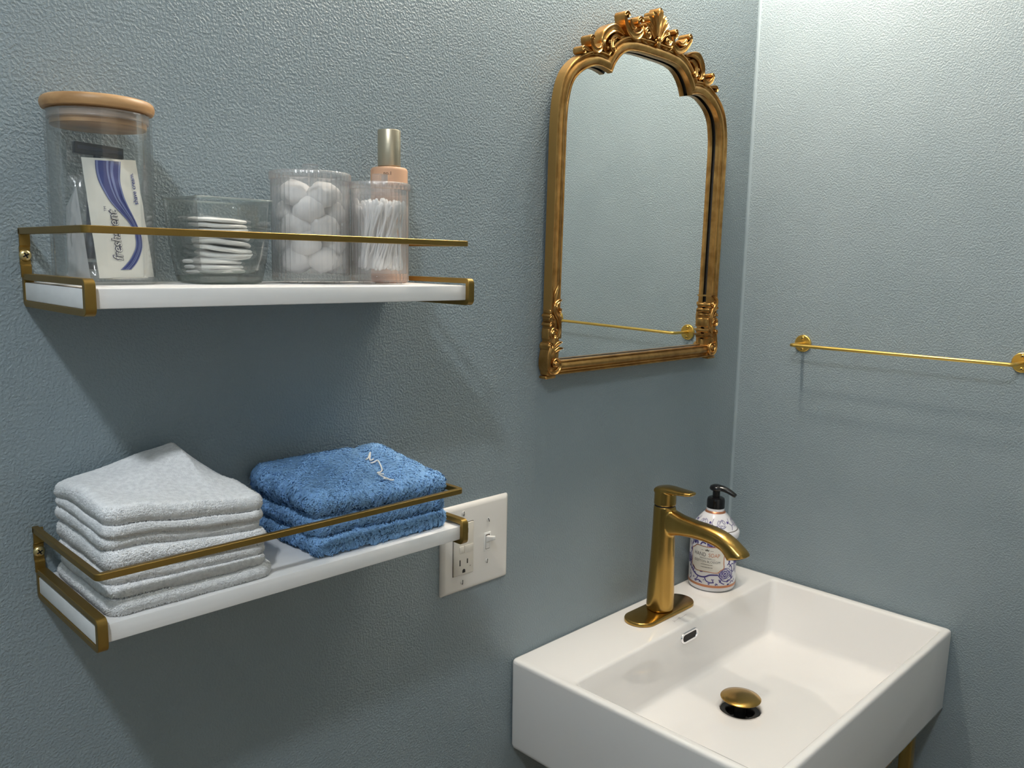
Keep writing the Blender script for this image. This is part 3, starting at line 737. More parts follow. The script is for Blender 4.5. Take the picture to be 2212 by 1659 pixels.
def rose_w(s, z, r):
    for k, f in enumerate((1.0, 0.8, 0.6, 0.4)):
        for q in range(4):
            a0 = q*PI/2+k*0.7+rnd.uniform(-0.2, 0.2); a1 = a0+1.7
            P = [(s+r*f*math.cos(a0+(a1-a0)*t)*(1+0.12*math.sin(t*PI)), z+0.85*r*f*math.sin(a0+(a1-a0)*t)*(1+0.12*math.sin(t*PI))) for t in (0, 0.33, 0.66, 1)]
            stroke_w(P, 0.0007 if k < 3 else 0.001)
    blob_w(s, z, r*0.22, r*0.18, 0.4)
    one = MB(); blob_w(s, z, r*0.95, r*0.75, 0.0, one, 0.00015, 20); lil.append(one)
def sprig_w(s, z, r):
    for k in range(5):
        a = k*2*PI/5+rnd.random(); blob_w(s+r*0.55*math.cos(a), z+r*0.55*math.sin(a), r*0.5, r*0.2, a)
rose_w(0.0225, 0.0335, 0.0105); rose_w(-0.002, 0.0905-0.0070, 0.0075); rose_w(0.050, 0.055, 0.009); rose_w(-0.048, 0.050, 0.009); rose_w(0.0480, 0.080, 0.007)
for P, wd in (([(-0.044, 0.040), (-0.035, 0.031), (-0.024, 0.0255), (-0.012, 0.026), (-0.003, 0.0305), (0.010, 0.0315)], 0.0017), ([(-0.012, 0.026), (-0.009, 0.020), (-0.003, 0.0175), (0.004, 0.018)], 0.0013), ([(-0.024, 0.0255), (-0.026, 0.020), (-0.031, 0.0165)], 0.0011), ([(0.010, 0.0315), (0.018, 0.022), (0.027, 0.0190)], 0.0010),
              ([(0.028, 0.062), (0.030, 0.050), (0.036, 0.043), (0.037, 0.030), (0.033, 0.020)], 0.0012), ([(0.021, 0.0800), (0.027, 0.0720), (0.035, 0.0700)], 0.0013), ([(-0.046, 0.080), (-0.041, 0.068), (-0.045, 0.058)], 0.0012), ([(-0.032, 0.080), (-0.030, 0.0860)], 0.0016), ([(-0.044, 0.030), (-0.040, 0.020), (-0.045, 0.014)], 0.0011),
              ([(0.010, 0.0835), (0.019, 0.0820), (0.024, 0.0855)], 0.0012), ([(0.040, 0.0690), (0.045, 0.0650), (0.043, 0.045), (0.050, 0.030)], 0.0010)):
    stroke_w(P, wd)
for P, wd in (([(-0.030, 0.0150), (-0.022, 0.0185), (-0.016, 0.0150)], 0.0012), ([(0.012, 0.0235), (0.016, 0.0180), (0.022, 0.0150)], 0.0012), ([(-0.040, 0.0760), (-0.037, 0.0835), (-0.040, 0.0860)], 0.0016), ([(-0.022, 0.0805), (-0.018, 0.0850), (-0.012, 0.0835)], 0.0014), ([(0.030, 0.0850), (0.034, 0.0790), (0.041, 0.0770)], 0.0014),
              ([(0.026, 0.0480), (0.031, 0.0540), (0.029, 0.0620)], 0.0013), ([(0.030, 0.0440), (0.036, 0.0490), (0.041, 0.0475)], 0.0011), ([(-0.044, 0.0520), (-0.041, 0.0440), (-0.045, 0.0360)], 0.0014), ([(0.034, 0.0380), (0.040, 0.0350), (0.044, 0.0390)], 0.0011), ([(0.0340, 0.0150), (0.038, 0.0185), (0.044, 0.0160)], 0.0010), ([(-0.036, 0.0300), (-0.033, 0.0360), (-0.0375, 0.0400)], 0.0013)):
    stroke_w(P, wd)
for a in ((0.0145, 0.0205, 0.0026, 0.0014, 1.0), (-0.0300, 0.0290, 0.0024, 0.0013, 2.0), (-0.0385, 0.0345, 0.0028, 0.0015, 0.6), (0.0335, 0.0290, 0.0028, 0.0014, 1.9), (-0.0195, 0.0165, 0.0022, 0.0012, 0.3), (0.0255, 0.0800, 0.0030, 0.0016, 0.8), (-0.0085, 0.0835, 0.0024, 0.0013, 2.5), (0.0375, 0.0640, 0.0028, 0.0016, 2.4), (-0.0430, 0.0680, 0.0030, 0.0015, 1.2), (0.0300, 0.0140, 0.0026, 0.0013, 0.2)):
    blob_w(*a)
for a in ((0.0330, 0.0720, 0.0046, 0.0028, 0.2), (0.0290, 0.0205, 0.0038, 0.0019, 0.5), (-0.0335, 0.0830, 0.0034, 0.0016, 1.4), (-0.0275, 0.0835, 0.0034, 0.0015, 1.6), (-0.018, 0.0345, 0.0030, 0.0012, 0.1), (0.041, 0.0600, 0.0026, 0.0013, 1.0), (0.0385, 0.025, 0.003, 0.0014, 0.9), (-0.046, 0.046, 0.003, 0.0016, 1.2), (0.017, 0.0865-0.003, 0.0022, 0.0011, 2.2)):
    blob_w(*a)
for s, z, r in ((0.0020, 0.0215, 0.0030), (0.0080, 0.0150, 0.0028), (-0.0040, 0.0150, 0.0024), (-0.0330, 0.0215, 0.0024), (-0.042, 0.023, 0.0022), (-0.013, 0.0205, 0.0014), (0.044, 0.020, 0.0022)):
    sprig_w(s, z, r)
for k in range(26):
    s = rnd.uniform(0.052, 0.19) ; z = rnd.uniform(0.018, 0.080)
    (rose_w if k % 5 == 0 else sprig_w)(s, z, rnd.uniform(0.003, 0.007))
# shoulder print
def cone_stroke(P, wd, tgt=ink):
    V, F = stroke2d(catmull(P, 6), wd); tgt.add(([wrap_cone(v[0]/0.03, v[1]) for v in V], F))
for q in range(6):
    o_ = q*0.0314
    for k, f in enumerate((0.0075, 0.0055, 0.0034)):
        for e in range(3):
            a0 = e*2.1+k*0.9; cone_stroke([(o_+0.012+f*math.cos(a0+t), 0.1160+0.8*f*math.sin(a0+t)) for t in (0, 0.5, 1.0, 1.5)], 0.0006)
    cone_stroke([(o_-0.004, 0.1060), (o_-0.001, 0.1120), (o_-0.0045, 0.1165), (o_-0.002, 0.1230)], 0.0008)
    cone_stroke([(o_-0.001, 0.1120), (o_+0.004, 0.1130), (o_+0.006, 0.1100)], 0.0007)
    cone_stroke([(o_-0.0085, 0.1160), (o_-0.0075, 0.1180), (o_-0.0065, 0.1160)], 0.0026)
obj('floral_print', *ink.vf, 'indigo_print', sp, off=b0, smooth=False, recalc=False)
for one in lil: obj('petal_tint', *one.vf, 'lilac_print', sp, off=b0, smooth=False, recalc=False)
# oval plaque label
LC, LZc = -0.0095, 0.0570
def plaque(k, n=72):
    P = []
    for i in range(n):
        t = 2*PI*i/n; c, s = math.cos(t), math.sin(t)
        x = 0.0285*math.copysign(abs(c)**0.55, c); y = 0.0215*math.copysign(abs(s)**0.55, s)
        m_ = 1-0.035*math.cos(8*t)
        P.append((LC+x*m_*k, LZc+y*m_*k))
    return P
def fan_fill(P, h, steps=8):
    c = np.mean(P, axis=0); V = [wrap(c[0], c[1], h)]; F = []; n = len(P)
    for q in range(1, steps+1):
        V += [wrap(c[0]+(p[0]-c[0])*q/steps, c[1]+(p[1]-c[1])*q/steps, h) for p in P]
    for i in range(n): F.append([0, 1+i, 1+(i+1) % n])
    for q in range(steps-1):
        for i in range(n):
            j = (i+1) % n; F.append([1+q*n+i, 1+(q+1)*n+i, 1+(q+1)*n+j, 1+q*n+j])
    return V, F
obj('label_border', *fan_fill(plaque(1.06), 0.0005), 'copper_print', sp, off=b0)
lab = obj('label_plaque', *fan_fill(plaque(1.0), 0.0007), 'soap_label', sp, off=b0)
def label_text_at(body, size, s, z, mat, sx=1.0):
    V, F = text_vf(body, size)
    obj('lettering', [wrap(s+v[0]*sx, z+v[1], 0.0010) for v in V], F, mat, lab, off=b0, smooth=False, recalc=False)
label_text_at('HAND', 0.0092, LC-0.0122, 0.0645, 'grey_print', 0.82)
label_text_at('SOAP', 0.0092, LC+0.0118, 0.0645, 'copper_print', 0.82)
label_text_at('COTTON BLOSSOM', 0.0056, LC, 0.0530, 'grey_print', 0.88)
# crown and illegible fine lines
cr = MB()
for P in ([(-0.003, 0.0715), (-0.0038, 0.0742), (-0.0018, 0.0728), (0, 0.0752), (0.0018, 0.0728), (0.0038, 0.0742), (0.003, 0.0715)],):
    cr.add(poly2d([(LC+p[0], p[1]) for p in P]))
def fine(s0_, s1_, z, wd):
    s = s0_
    while s < s1_:
        e = min(s1_, s+rnd.uniform(0.0008, 0.0022)); cr.add(stroke2d([(s, z+rnd.uniform(-1, 1)*0.0001), (e, z)], wd)); s = e+0.0004
fine(LC-0.010, LC-0.0055, 0.0722, 0.0006); fine(LC+0.0055, LC+0.0105, 0.0722, 0.0006)
fine(LC-0.012, LC+0.008, 0.0592, 0.0006); fine(LC-0.012, LC+0.014, 0.0577, 0.0006)
fine(LC-0.0095, LC+0.0100, 0.0480, 0.0009); fine(LC-0.0095, LC+0.0100, 0.0432, 0.0009)
V, F = cr.vf
obj('fine_print', [wrap(v[0], v[1], 0.0010) for v in V], F, 'grey_print', lab, off=b0, smooth=False, recalc=False)
# pump
V, F = lathe([(0, SZ+0.1345), (0.0143, SZ+0.1345), (0.0149, SZ+0.1352), (0.0149, SZ+0.1500), (0.0138, SZ+0.1535), (0.0110, SZ+0.1552), (0.0066, SZ+0.1558), (0, SZ+0.1558)], 48, (BX, BY))
obj('pump_collar', V, F, 'pump_black', sp, off=b0)
V, F = lathe([(0, SZ+0.1550), (0.0062, SZ+0.1550), (0.0062, SZ+0.1690), (0, SZ+0.1690)], 32, (BX, BY))
obj('pump_stem', V, F, 'pump_black', sp, off=b0)
nx, ny = rx*0.93+fx*0.36, ry*0.93+fy*0.36; nl = math.hypot(nx, ny); nx, ny = nx/nl, ny/nl
mb = MB()
V, F = lathe([(0, SZ+0.1660), (0.0066, SZ+0.1655), (0.0108, SZ+0.1675), (0.0120, SZ+0.1700), (0.0108, SZ+0.1738), (0.0060, SZ+0.1762), (0, SZ+0.1768)], 32, (BX, BY)); mb.add((V, F))
P = [(BX+nx*d, BY+ny*d, SZ+z) for d, z in ((-0.004, 0.1712), (0.006, 0.1716), (0.014, 0.1706), (0.022, 0.1680), (0.029, 0.1647), (0.0340, 0.1620))]
mb.add(tube(catmull(P, 5), [(float(np.interp(i/25, [0, .3, 1], [0.0048, 0.0050, 0.0034])), float(np.interp(i/25, [0, .3, 1], [0.0095, 0.0072, 0.0042]))) for i in range(26)], 16))
ph = obj('pump_head', *mb.vf, 'pump_black', sp, off=b0); soften(ph, 0.0006, 5)

# ================================================================== OUTLET AND SWITCH
PX, PZ, PW, PHh = 0.2825, -0.3998, 0.1159, 0.1143
p0 = (PX+PW/2, 0, PZ)
pl = empty('outlet_switch_plate', p0, 'white two-gang wall plate with outlet and toggle switch', 'wall plate')
rg = []
for ins, y, r in ((0, -0.0003, 0.0020), (0.0001, -0.0016, 0.0022), (0.0012, -0.0034, 0.0025), (0.0040, -0.0052, 0.003), (0.0062, -0.0057, 0.003)):
    rg.append([(p[0], y, p[1]) for p in rrect(PX+ins, PX+PW-ins, PZ+ins, PZ+PHh-ins, r, 4, 4)])
V, F = loft(rg); obj('plate', V, F, 'plate_plastic', pl, off=p0, angle=30)
GX, TX, CZ = PX+PW/2-0.0230, PX+PW/2+0.0185, PZ+PHh/2
GX = 0.3168; TX = 0.3590
V, F = rbox(GX-0.0172, GX+0.0172, -0.0062, -0.005, CZ-0.0340, CZ+0.0340, 0.0004); obj('device_gap', V, F, 'steel_dark', pl, off=p0)
gf = obj('outlet_face', *rbox(GX-0.0164, GX+0.0164, -0.0078, -0.005, CZ-0.0332, CZ+0.0332, 0.0008), 'device_ivory', pl, off=p0)
for sx in (-0.0078, 0.0006):
    obj('outlet_button', *rbox(GX+sx, GX+sx+0.0072+0.0078*(sx > 0), -0.0084, -0.0076, CZ-0.0052, CZ+0.0045, 0.0003), 'device_ivory', gf, off=p0)
for zz in (CZ-0.0200, CZ+0.0200):
    obj('slot', *rbox(GX-0.0075, GX-0.0058, -0.0080, -0.0070, zz-0.0010, zz+0.0068, 0), 'dark_recess', gf, off=p0, smooth=False)
    obj('slot', *rbox(GX+0.0050, GX+0.0067, -0.0080, -0.0070, zz+0.0002, zz+0.0062, 0), 'dark_recess', gf, off=p0, smooth=False)
    P = [(GX+0.0024*math.cos(a), zz-0.0085+0.0024*math.sin(a)) for a in np.linspace(0, PI, 10)]+[(GX-0.0024, zz-0.0110), (GX+0.0024, zz-0.0110)]
    V, F = loft([[(p[0], -0.0080, p[1]) for p in P], [(p[0], -0.0072, p[1]) for p in P]]); obj('slot', V, F, 'dark_recess', gf, off=p0, smooth=False)
obj('indicator_dot', *rbox(GX+0.0105, GX+0.0113, -0.0080, -0.0075, CZ-0.0245, CZ-0.0237, 0), 'dark_recess', gf, off=p0, smooth=False)
obj('toggle_frame', *rbox(TX-0.0058, TX+0.0058, -0.0064, -0.005, CZ-0.0125, CZ+0.0125, 0.0004), 'toggle_white', pl, off=p0)
obj('toggle_slot', *rbox(TX-0.0036, TX+0.0036, -0.0067, -0.006, CZ-0.0098, CZ+0.0098, 0), 'steel_dark', pl, off=p0, smooth=False)
obj('toggle_insert', *rbox(TX-0.0033, TX+0.0033, -0.0071, -0.006, CZ-0.0092, CZ+0.0078, 0.0004), 'toggle_white', pl, off=p0)
rg = []
for y, z, hw, hh in ((-0.0060, CZ+0.0030, 0.0031, 0.0052), (-0.0090, CZ+0.0042, 0.0029, 0.0040), (-0.0160, CZ+0.0066, 0.0027, 0.0030), (-0.0185, CZ+0.0074, 0.0026, 0.0027), (-0.0190, CZ+0.0076, 0.0020, 0.0022)):
    rg.append([(p[0], y, p[1]) for p in rrect(TX-hw, TX+hw, z-hh, z+hh, 0.0012, 3, 2)])
V, F = loft(rg); obj('toggle_lever', V, F, 'toggle_white', pl, off=p0, angle=50)
for sx, sz_, ang in ((GX+0.0002, CZ+0.0458, 1.45), (GX-0.0008, CZ-0.0440, 1.5), (TX+0.0012, CZ+0.0290, 2.0), (TX-0.0004, CZ-0.0262, 1.4)):
    V, F = lathe([(0, 0.0014), (0.0018, 0.0012), (0.0030, 0.0004), (0.0031, 0)], 20)
    s = obj('screw', [(sx+a, -0.0056-c, sz_+b) for a, b, c in V], F, 'plate_screw', pl, off=p0)
    V, F = rbox(-0.0028, 0.0028, -0.0072, -0.0066, -0.00035, 0.00035, 0)
    obj('screw_slot', [(sx+x*math.cos(ang)-z*math.sin(ang), y, sz_+x*math.sin(ang)+z*math.cos(ang)) for x, y, z in V], F, 'dark_recess', s, off=p0, smooth=False)

# ================================================================== TOWEL BAR
TY1, TY2, TZ, TS = -0.1196, -0.4460, -0.1095, 0.0475
t0 = (X, (TY1+TY2)/2, TZ)
tb = empty('towel_bar', t0, 'thin gold towel bar on two round rosettes on the right wall', 'towel bar')
path = fillet([(X-0.002, TY1, 0), (X-TS, TY1, 0), (X-TS, TY2, 0), (X-0.002, TY2, 0)], 0.0065, 7)
obj('bar', *tube([(a, b, TZ) for a, b, _ in path], 0.0027, 14), 'towel_bar_gold', tb, off=t0)
for y in (TY1, TY2):
    V, F = lathe([(0, 0.0034), (0.0132, 0.0034), (0.0141, 0.0028), (0.0143, 0.0018), (0.0143, 0.0003), (0, 0.0003)], 48)
    ds = obj('rosette', [(X-c, y+a, TZ+b) for a, b, c in V], F, 'towel_bar_gold', tb, off=t0, angle=30)
    for zz in (0.0092, -0.0092):
        V, F = lathe([(0, 0.0056), (0.0018, 0.0053), (0.0029, 0.0042), (0.0031, 0.0034), (0.0031, 0.0032)], 20)
        s = obj('screw', [(X-c, y+a, TZ+zz+b) for a, b, c in V], F, 'towel_bar_gold', ds, off=t0)
        cr = MB()
        for ang in (0.4, 0.4+PI/2):
            V, F = rbox(-0.0016, 0.0016, -0.00035, 0.00035, 0, 0.0003, 0)
            cr.add(([(X-0.0054-c, y+a*math.cos(ang)-b*math.sin(ang), TZ+zz+a*math.sin(ang)+b*math.cos(ang)) for a, b, c in V], F))
        V, F = cr.vf
        s2 = MB(); s2.add((V, F)); 
        o_ = obj('screw_slot', V, F, 'dark_recess', ds, off=t0, smooth=False)

# ================================================================== JAR AND ITS CONTENTS
JX, JY, JR = -0.1115, -0.0480, 0.0385
j0 = (JX, JY, ZT)
jar = empty('storage_jar', j0, 'tall clear glass jar with bamboo lid at the left of the upper shelf', 'jar')
z0 = ZT+0.0003
V, F = lathe([(0, z0), (JR-0.003, z0), (JR-0.0008, z0+0.001), (JR, z0+0.004), (JR, 0.1240), (JR-0.0008, 0.1248), (JR-0.0018, 0.1240), (JR-0.0018, z0+0.006), (JR-0.004, z0+0.0038), (0, z0+0.0034)], 72, (JX, JY))
obj('glass_body', V, F, 'jar_glass', jar, off=j0)
V, F = lathe([(0, 0.1262), (0.0385, 0.1262), (0.0398, 0.1268), (0.0408, 0.1290), (0.0410, 0.1312), (0.0402, 0.1338), (0.0385, 0.1352), (0, 0.1354)], 72, (JX, JY))
lid = obj('bamboo_lid', V, F, 'bamboo', jar, off=j0)
V, F = lathe([(0, 0.1145), (0.0340, 0.1145), (0.0346, 0.1150), (0.0346, 0.1262), (0, 0.1262)], 64, (JX, JY)); obj('lid_plug', V, F, 'bamboo', lid, off=j0)
V, F = lathe([(0.0346, 0.1190), (0.0360, 0.1188), (0.0366, 0.1196), (0.0362, 0.1206), (0.0362, 0.1240), (0.0366, 0.1248), (0.0358, 0.1254), (0.0346, 0.1252)], 64, (JX, JY)); obj('lid_seal', V, F, 'silicone', lid, off=j0)
# shaving cream sachet leaning in the jar
cBL, cBR, cTL, cTR = [np.array(p) for p in ((-0.1273, -0.0780, -0.0018), (-0.0805, -0.0655, -0.0008), (-0.1306, -0.0620, 0.0897), (-0.0844, -0.0480, 0.0925))]
nrm = np.cross(cBR-cBL, cTL-cBL); nrm /= np.linalg.norm(nrm)
if nrm[1] > 0: nrm = -nrm
def sachet(a, b, h=0.0):
    p = (cBL*(1-a)+cBR*a)*(1-b)+(cTL*(1-a)+cTR*a)*b
    bul = 0.0016*(max(0, math.sin(PI*min(1, max(0, a))))*max(0, math.sin(PI*min(1, max(0, b)))))**0.6
    wr = 0.0007*noise.noise(Vector((a*5, b*9, 3.1)))
    return p+nrm*(bul+wr+h)
na, nb = 24, 44
def sheet(front):
    V = []
    for j in range(nb+1):
        for i in range(na+1):
            a, b = i/na, j/nb
            p = sachet(a, b) if front else (sachet(a, b)-nrm*(0.0004+2*0.0014*(max(0, math.sin(PI*a))*max(0, math.sin(PI*b)))**0.6))
            V.append(p)
    return V
Vf, Vb = sheet(True), sheet(False); n1 = len(Vf); F = []
idx = lambda i, j: j*(na+1)+i
for j in range(nb):
    for i in range(na):
        F.append([idx(i, j), idx(i+1, j), idx(i+1, j+1), idx(i, j+1)]); F.append([n1+idx(i, j+1), n1+idx(i+1, j+1), n1+idx(i+1, j), n1+idx(i, j)])
edge = [idx(i, 0) for i in range(na)]+[idx(na, j) for j in range(nb)]+[idx(i, nb) for i in range(na, 0, -1)]+[idx(0, j) for j in range(nb, 0, -1)]
for k in range(len(edge)):
    a, b = edge[k], edge[(k+1) % len(edge)]; F.append([a, n1+a, n1+b, b])
k0 = tuple((cBL+cBR)/2)
sac = empty('shave_cream_sachet', k0, 'white shave cream sachet with a blue swoosh in the glass jar', 'sachet')
obj('foil', Vf+Vb, F, 'sachet_paper', sac, off=k0, angle=60)
SLf = [(0.229, 0.98), (0.211, 0.904), (0.22, 0.822), (0.266, 0.741), (0.346, 0.653), (0.477, 0.567), (0.577, 0.513), (0.672, 0.445), (0.728, 0.391), (0.743, 0.33), (0.734, 0.282), (0.692, 0.228), (0.601, 0.162), (0.494, 0.109), (0.377, 0.064)]
SRt = [(0.702, 0.98), (0.652, 0.902), (0.621, 0.789), (0.637, 0.685), (0.686, 0.61), (0.749, 0.535), (0.8, 0.467), (0.838, 0.405), (0.861, 0.344), (0.857, 0.282), (0.827, 0.228), (0.767, 0.167), (0.688, 0.114), (0.582, 0.065)]
A_ = resample(catmull(SLf, 6), 60); B_ = resample(catmull(SRt, 6), 60)
def stripe(t0_, t1_, mat, h, name, n=5):
    V = []; F = []
    for i in range(60):
        for k in range(n+1):
            t = t0_+(t1_-t0_)*k/n; q = A_[i]*(1-t)+B_[i]*t; V.append(sachet(q[0], q[1], h))
    for i in range(59):
        for k in range(n): F.append([i*(n+1)+k, i*(n+1)+k+1, (i+1)*(n+1)+k+1, (i+1)*(n+1)+k])
    obj(name, V, F, mat, sac, off=k0, recalc=False)
stripe(0, 1, 'print_navy', 0.0003, 'swoosh', 8)
for a, b in ((0.02, 0.10), (0.42, 0.50), (0.58, 0.70), (0.90, 0.98)): stripe(a, b, 'print_blue', 0.0005, 'swoosh_stripe', 2)  # lighter blue stripes printed within the swoosh
SWd, SHt = 0.0485, 0.0935
def sachet_text(body, size, a, b, mat, offset=0.0, shear=0.0, h=0.0005, sx=1.0, name='lettering'):
    V, F = text_vf(body, size, offset, shear)
    obj(name, [sachet(a-v[1]/SWd, b+v[0]*sx/SHt, h) for v in V], F, mat, sac, off=k0, smooth=False, recalc=False)
sachet_text('shave cream.', 0.0056, 0.858, 0.752, 'print_navy', 0.0001, 0, 0.0006, 0.86)
sachet_text('freshscent', 0.0118, 0.380, 0.350, 'print_ink', 0.00042, 0.25, 0.0005, 0.80, 'lettering_outline')
sachet_text('freshscent', 0.0118, 0.380, 0.350, 'sachet_paper', -0.00005, 0.25, 0.0008, 0.80)
sachet_text('TM', 0.0030, 0.262, 0.575, 'print_ink', 0.0, 0, 0.0006)
# disposable razor behind it
kr = (-0.122, -0.050, ZT+0.004)
rz = empty('disposable_razor', kr, 'black disposable razor standing behind the sachet in the jar', 'razor')
def bar3(a, b, wv, tv, wd, th, r=0.0008):
    a, b = Vector(a), Vector(b); d = (b-a); Ln = d.length; d.normalize(); wv = Vector(wv); wv = (wv-d*wv.dot(d)).normalized(); tv = d.cross(wv)
    V, F = rbox(0, Ln, -wd/2, wd/2, -th/2, th/2, r)
    return [tuple(a+d*x+wv*y+tv*z) for x, y, z in V], F
obj('blade_head', *bar3((-0.1308, -0.0465, 0.0985), (-0.0930, -0.0430, 0.0968), (0, 0, 1), (0, 1, 0), 0.0088, 0.0060), 'razor_black', rz, off=kr)
obj('blade_strip', *bar3((-0.1290, -0.0502, 0.0985), (-0.0945, -0.0468, 0.0970), (0, 0, 1), (0, 1, 0), 0.0030, 0.0006, 0.0001), 'razor_navy', rz, off=kr)
V, F = tube(catmull([(-0.1115, -0.0440, 0.0965), (-0.1150, -0.0440, 0.0840), (-0.1195, -0.0490, 0.0650), (-0.1235, -0.0545, 0.0350), (-0.1265, -0.0565, 0.0130)], 6), [(float(np.interp(i/24, [0, .2, .5, 1], [0.0030, 0.0026, 0.0036, 0.0040])), float(np.interp(i/24, [0, .2, .5, 1], [0.0026, 0.0026, 0.0042, 0.0048]))) for i in range(25)], 12)
obj('handle', V, F, 'razor_navy', rz, off=kr)
obj('handle_foot', *bar3((-0.1315, -0.0570, 0.0075), (-0.1215, -0.0550, 0.0075), (0, 0, 1), (0, 1, 0), 0.0056, 0.005), 'razor_navy', rz, off=kr)
def pouch(name, corners, mat, amp, seed, label, cat, th=0.003, inner=None):
    bl, br_, tl, tr_ = [np.array(c, float) for c in corners]; n_ = np.cross(br_-bl, tl-bl); n_ /= np.linalg.norm(n_)
    if n_[1] > 0: n_ = -n_
    ni, nj = 14, 30; V = []
    for side in (1, -1):
        for j in range(nj+1):
            for i in range(ni+1):
                a, b = i/ni, j/nj
                p = (bl*(1-a)+br_*a)*(1-b)+(tl*(1-a)+tr_*a)*b
                e = max(0, math.sin(PI*a))*max(0, math.sin(PI*b))
                cr_ = amp*(noise.noise(Vector((a*4+seed, b*9, side*1.0)))+0.5*noise.noise(Vector((a*11+seed, b*23, side*2.0))))
                V.append(p+n_*(side*(0.0001+th*e**0.5)+cr_*min(1, e*3)))
    F = []; n1_ = (ni+1)*(nj+1); ix = lambda i, j: j*(ni+1)+i
    for j in range(nj):
        for i in range(ni):
            F.append([ix(i, j), ix(i+1, j), ix(i+1, j+1), ix(i, j+1)]); F.append([n1_+ix(i, j+1), n1_+ix(i+1, j+1), n1_+ix(i+1, j), n1_+ix(i, j)])
    k_ = tuple((bl+br_)/2)
    o = obj(name, V, F, mat, None, off=k_, angle=70); tag(o, label, cat)
    return o
pouch('wrapped_packet', ((-0.1435, -0.0560, -0.0025), (-0.1310, -0.0700, -0.0025), (-0.1400, -0.0520, 0.0520), (-0.1345, -0.0600, 0.0680)), 'film_white', 0.0012, 1.3, 'narrow white wrapped packet at the far left inside the jar', 'packet', 0.002)
pouch('wrapped_packet', ((-0.1360, -0.0600, -0.0025), (-0.1180, -0.0660, -0.0025), (-0.1365, -0.0480, 0.0760), (-0.1190, -0.0520, 0.0800)), 'film_clear', 0.0022, 7.7, 'crinkled clear plastic wrapper around the razor handle in the jar', 'wrapper', 0.0045)
pouch('wrapped_packet', ((-0.1335, -0.0400, 0.0880), (-0.0890, -0.0360, 0.0850), (-0.1335, -0.0380, 0.1040), (-0.0900, -0.0340, 0.1020)), 'film_clear', 0.0014, 3.1, 'clear plastic wrapper end behind the razor head in the jar', 'wrapper', 0.002)
o = obj('paper_card', *bar3((-0.1200, -0.0700, -0.0022), (-0.0880, -0.0590, -0.0014), (0.3, -1, 0), (0, 0, 1), 0.0160, 0.0006, 0.0002), 'card_cream', None, off=(-0.104, -0.064, -0.0025))
tag(o, 'small cream paper card lying on the bottom of the jar', 'card')

# ================================================================== GLASS BOWL AND COTTON PADS
gx, gy = -0.0165, -0.0500
g0 = (gx, gy, ZT)
bowl = empty('glass_bowl', g0, 'small square clear glass bowl with cotton rounds on the upper shelf', 'bowl')
def sq(h, r, z): return [(p[0], p[1], z) for p in rrect(gx-h, gx+h, gy-h, gy+h, r, 6, 6)]
z0 = ZT+0.0003
rg = [sq(0.0255, 0.008, z0), sq(0.0285, 0.009, z0+0.0012), sq(0.0296, 0.0095, z0+0.004), sq(0.0315, 0.0075, z0+0.020), sq(0.0338, 0.0050, z0+0.050), sq(0.0350, 0.0040, 0.0648), sq(0.0346, 0.0040, 0.0656), sq(0.0330, 0.0036, 0.0656), sq(0.0326, 0.0036, 0.0648),
      sq(0.0314, 0.0046, z0+0.050), sq(0.0288, 0.0070, z0+0.022), sq(0.0268, 0.0085, z0+0.012), sq(0.0235, 0.0085, z0+0.0090), sq(0.015, 0.006, z0+0.0080)]
V, F = loft(rg); obj('glass_body', V, F, 'bowl_glass', bowl, off=g0, angle=35)
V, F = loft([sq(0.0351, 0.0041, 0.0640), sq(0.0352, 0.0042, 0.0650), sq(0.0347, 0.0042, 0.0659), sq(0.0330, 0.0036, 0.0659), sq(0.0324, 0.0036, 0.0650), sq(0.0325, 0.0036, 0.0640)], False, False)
obj('rim', V, F, 'rim_glint_glass', bowl, off=g0, angle=60)  # separate ring carrying the painted rim highlight
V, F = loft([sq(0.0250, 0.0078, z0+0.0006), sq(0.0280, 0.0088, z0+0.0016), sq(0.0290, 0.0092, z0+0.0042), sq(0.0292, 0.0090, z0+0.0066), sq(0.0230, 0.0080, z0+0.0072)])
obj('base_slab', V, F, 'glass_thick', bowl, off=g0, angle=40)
def pad_mesh(seed):
    V, F = lathe([(0, 0.0021), (0.010, 0.0022), (0.020, 0.0020), (0.0238, 0.0013), (0.0250, 0.0002), (0.0240, -0.0012), (0.020, -0.0019), (0.010, -0.0021), (0, -0.0020)], 36)
    V = [Vector(v) for v in V]
    V = [v*(1+0.02*noise.noise(v*60+Vector((seed, 0, 0))))+Vector((0, 0, 0.0009*noise.noise(v*70+Vector((0, seed, 0))))) for v in V]
    return make_mesh('cotton_pad', V, F, 'cotton')
pads = [pad_mesh(s) for s in (1.0, 5.0, 9.0)]
pz = ZT+0.0108
plist = []
ORD = ('topmost', 'second from top', 'third from top', 'fourth from top', 'fifth from top', 'sixth from top', 'sixth from bottom', 'fifth from bottom', 'fourth from bottom', 'third from bottom', 'second from bottom', 'lowest')
for i, (dx, dy, tilt) in enumerate(((-0.0040, -0.001, 0.02), (-0.0050, 0.000, 0.02), (-0.0060, 0.001, 0.00), (0.0040, 0.002, -0.10), (0.0050, 0.001, -0.12), (0.0042, 0.001, -0.12), (0.0036, 0.002, -0.11), (0.0030, 0.002, -0.10), (0.0022, 0.003, -0.08), (0.0018, 0.003, -0.06), (0.0012, 0.003, -0.05), (0.0010, 0.003, -0.04))):
    plist.append((gx+dx, gy+dy, pz+i*0.0040, tilt))
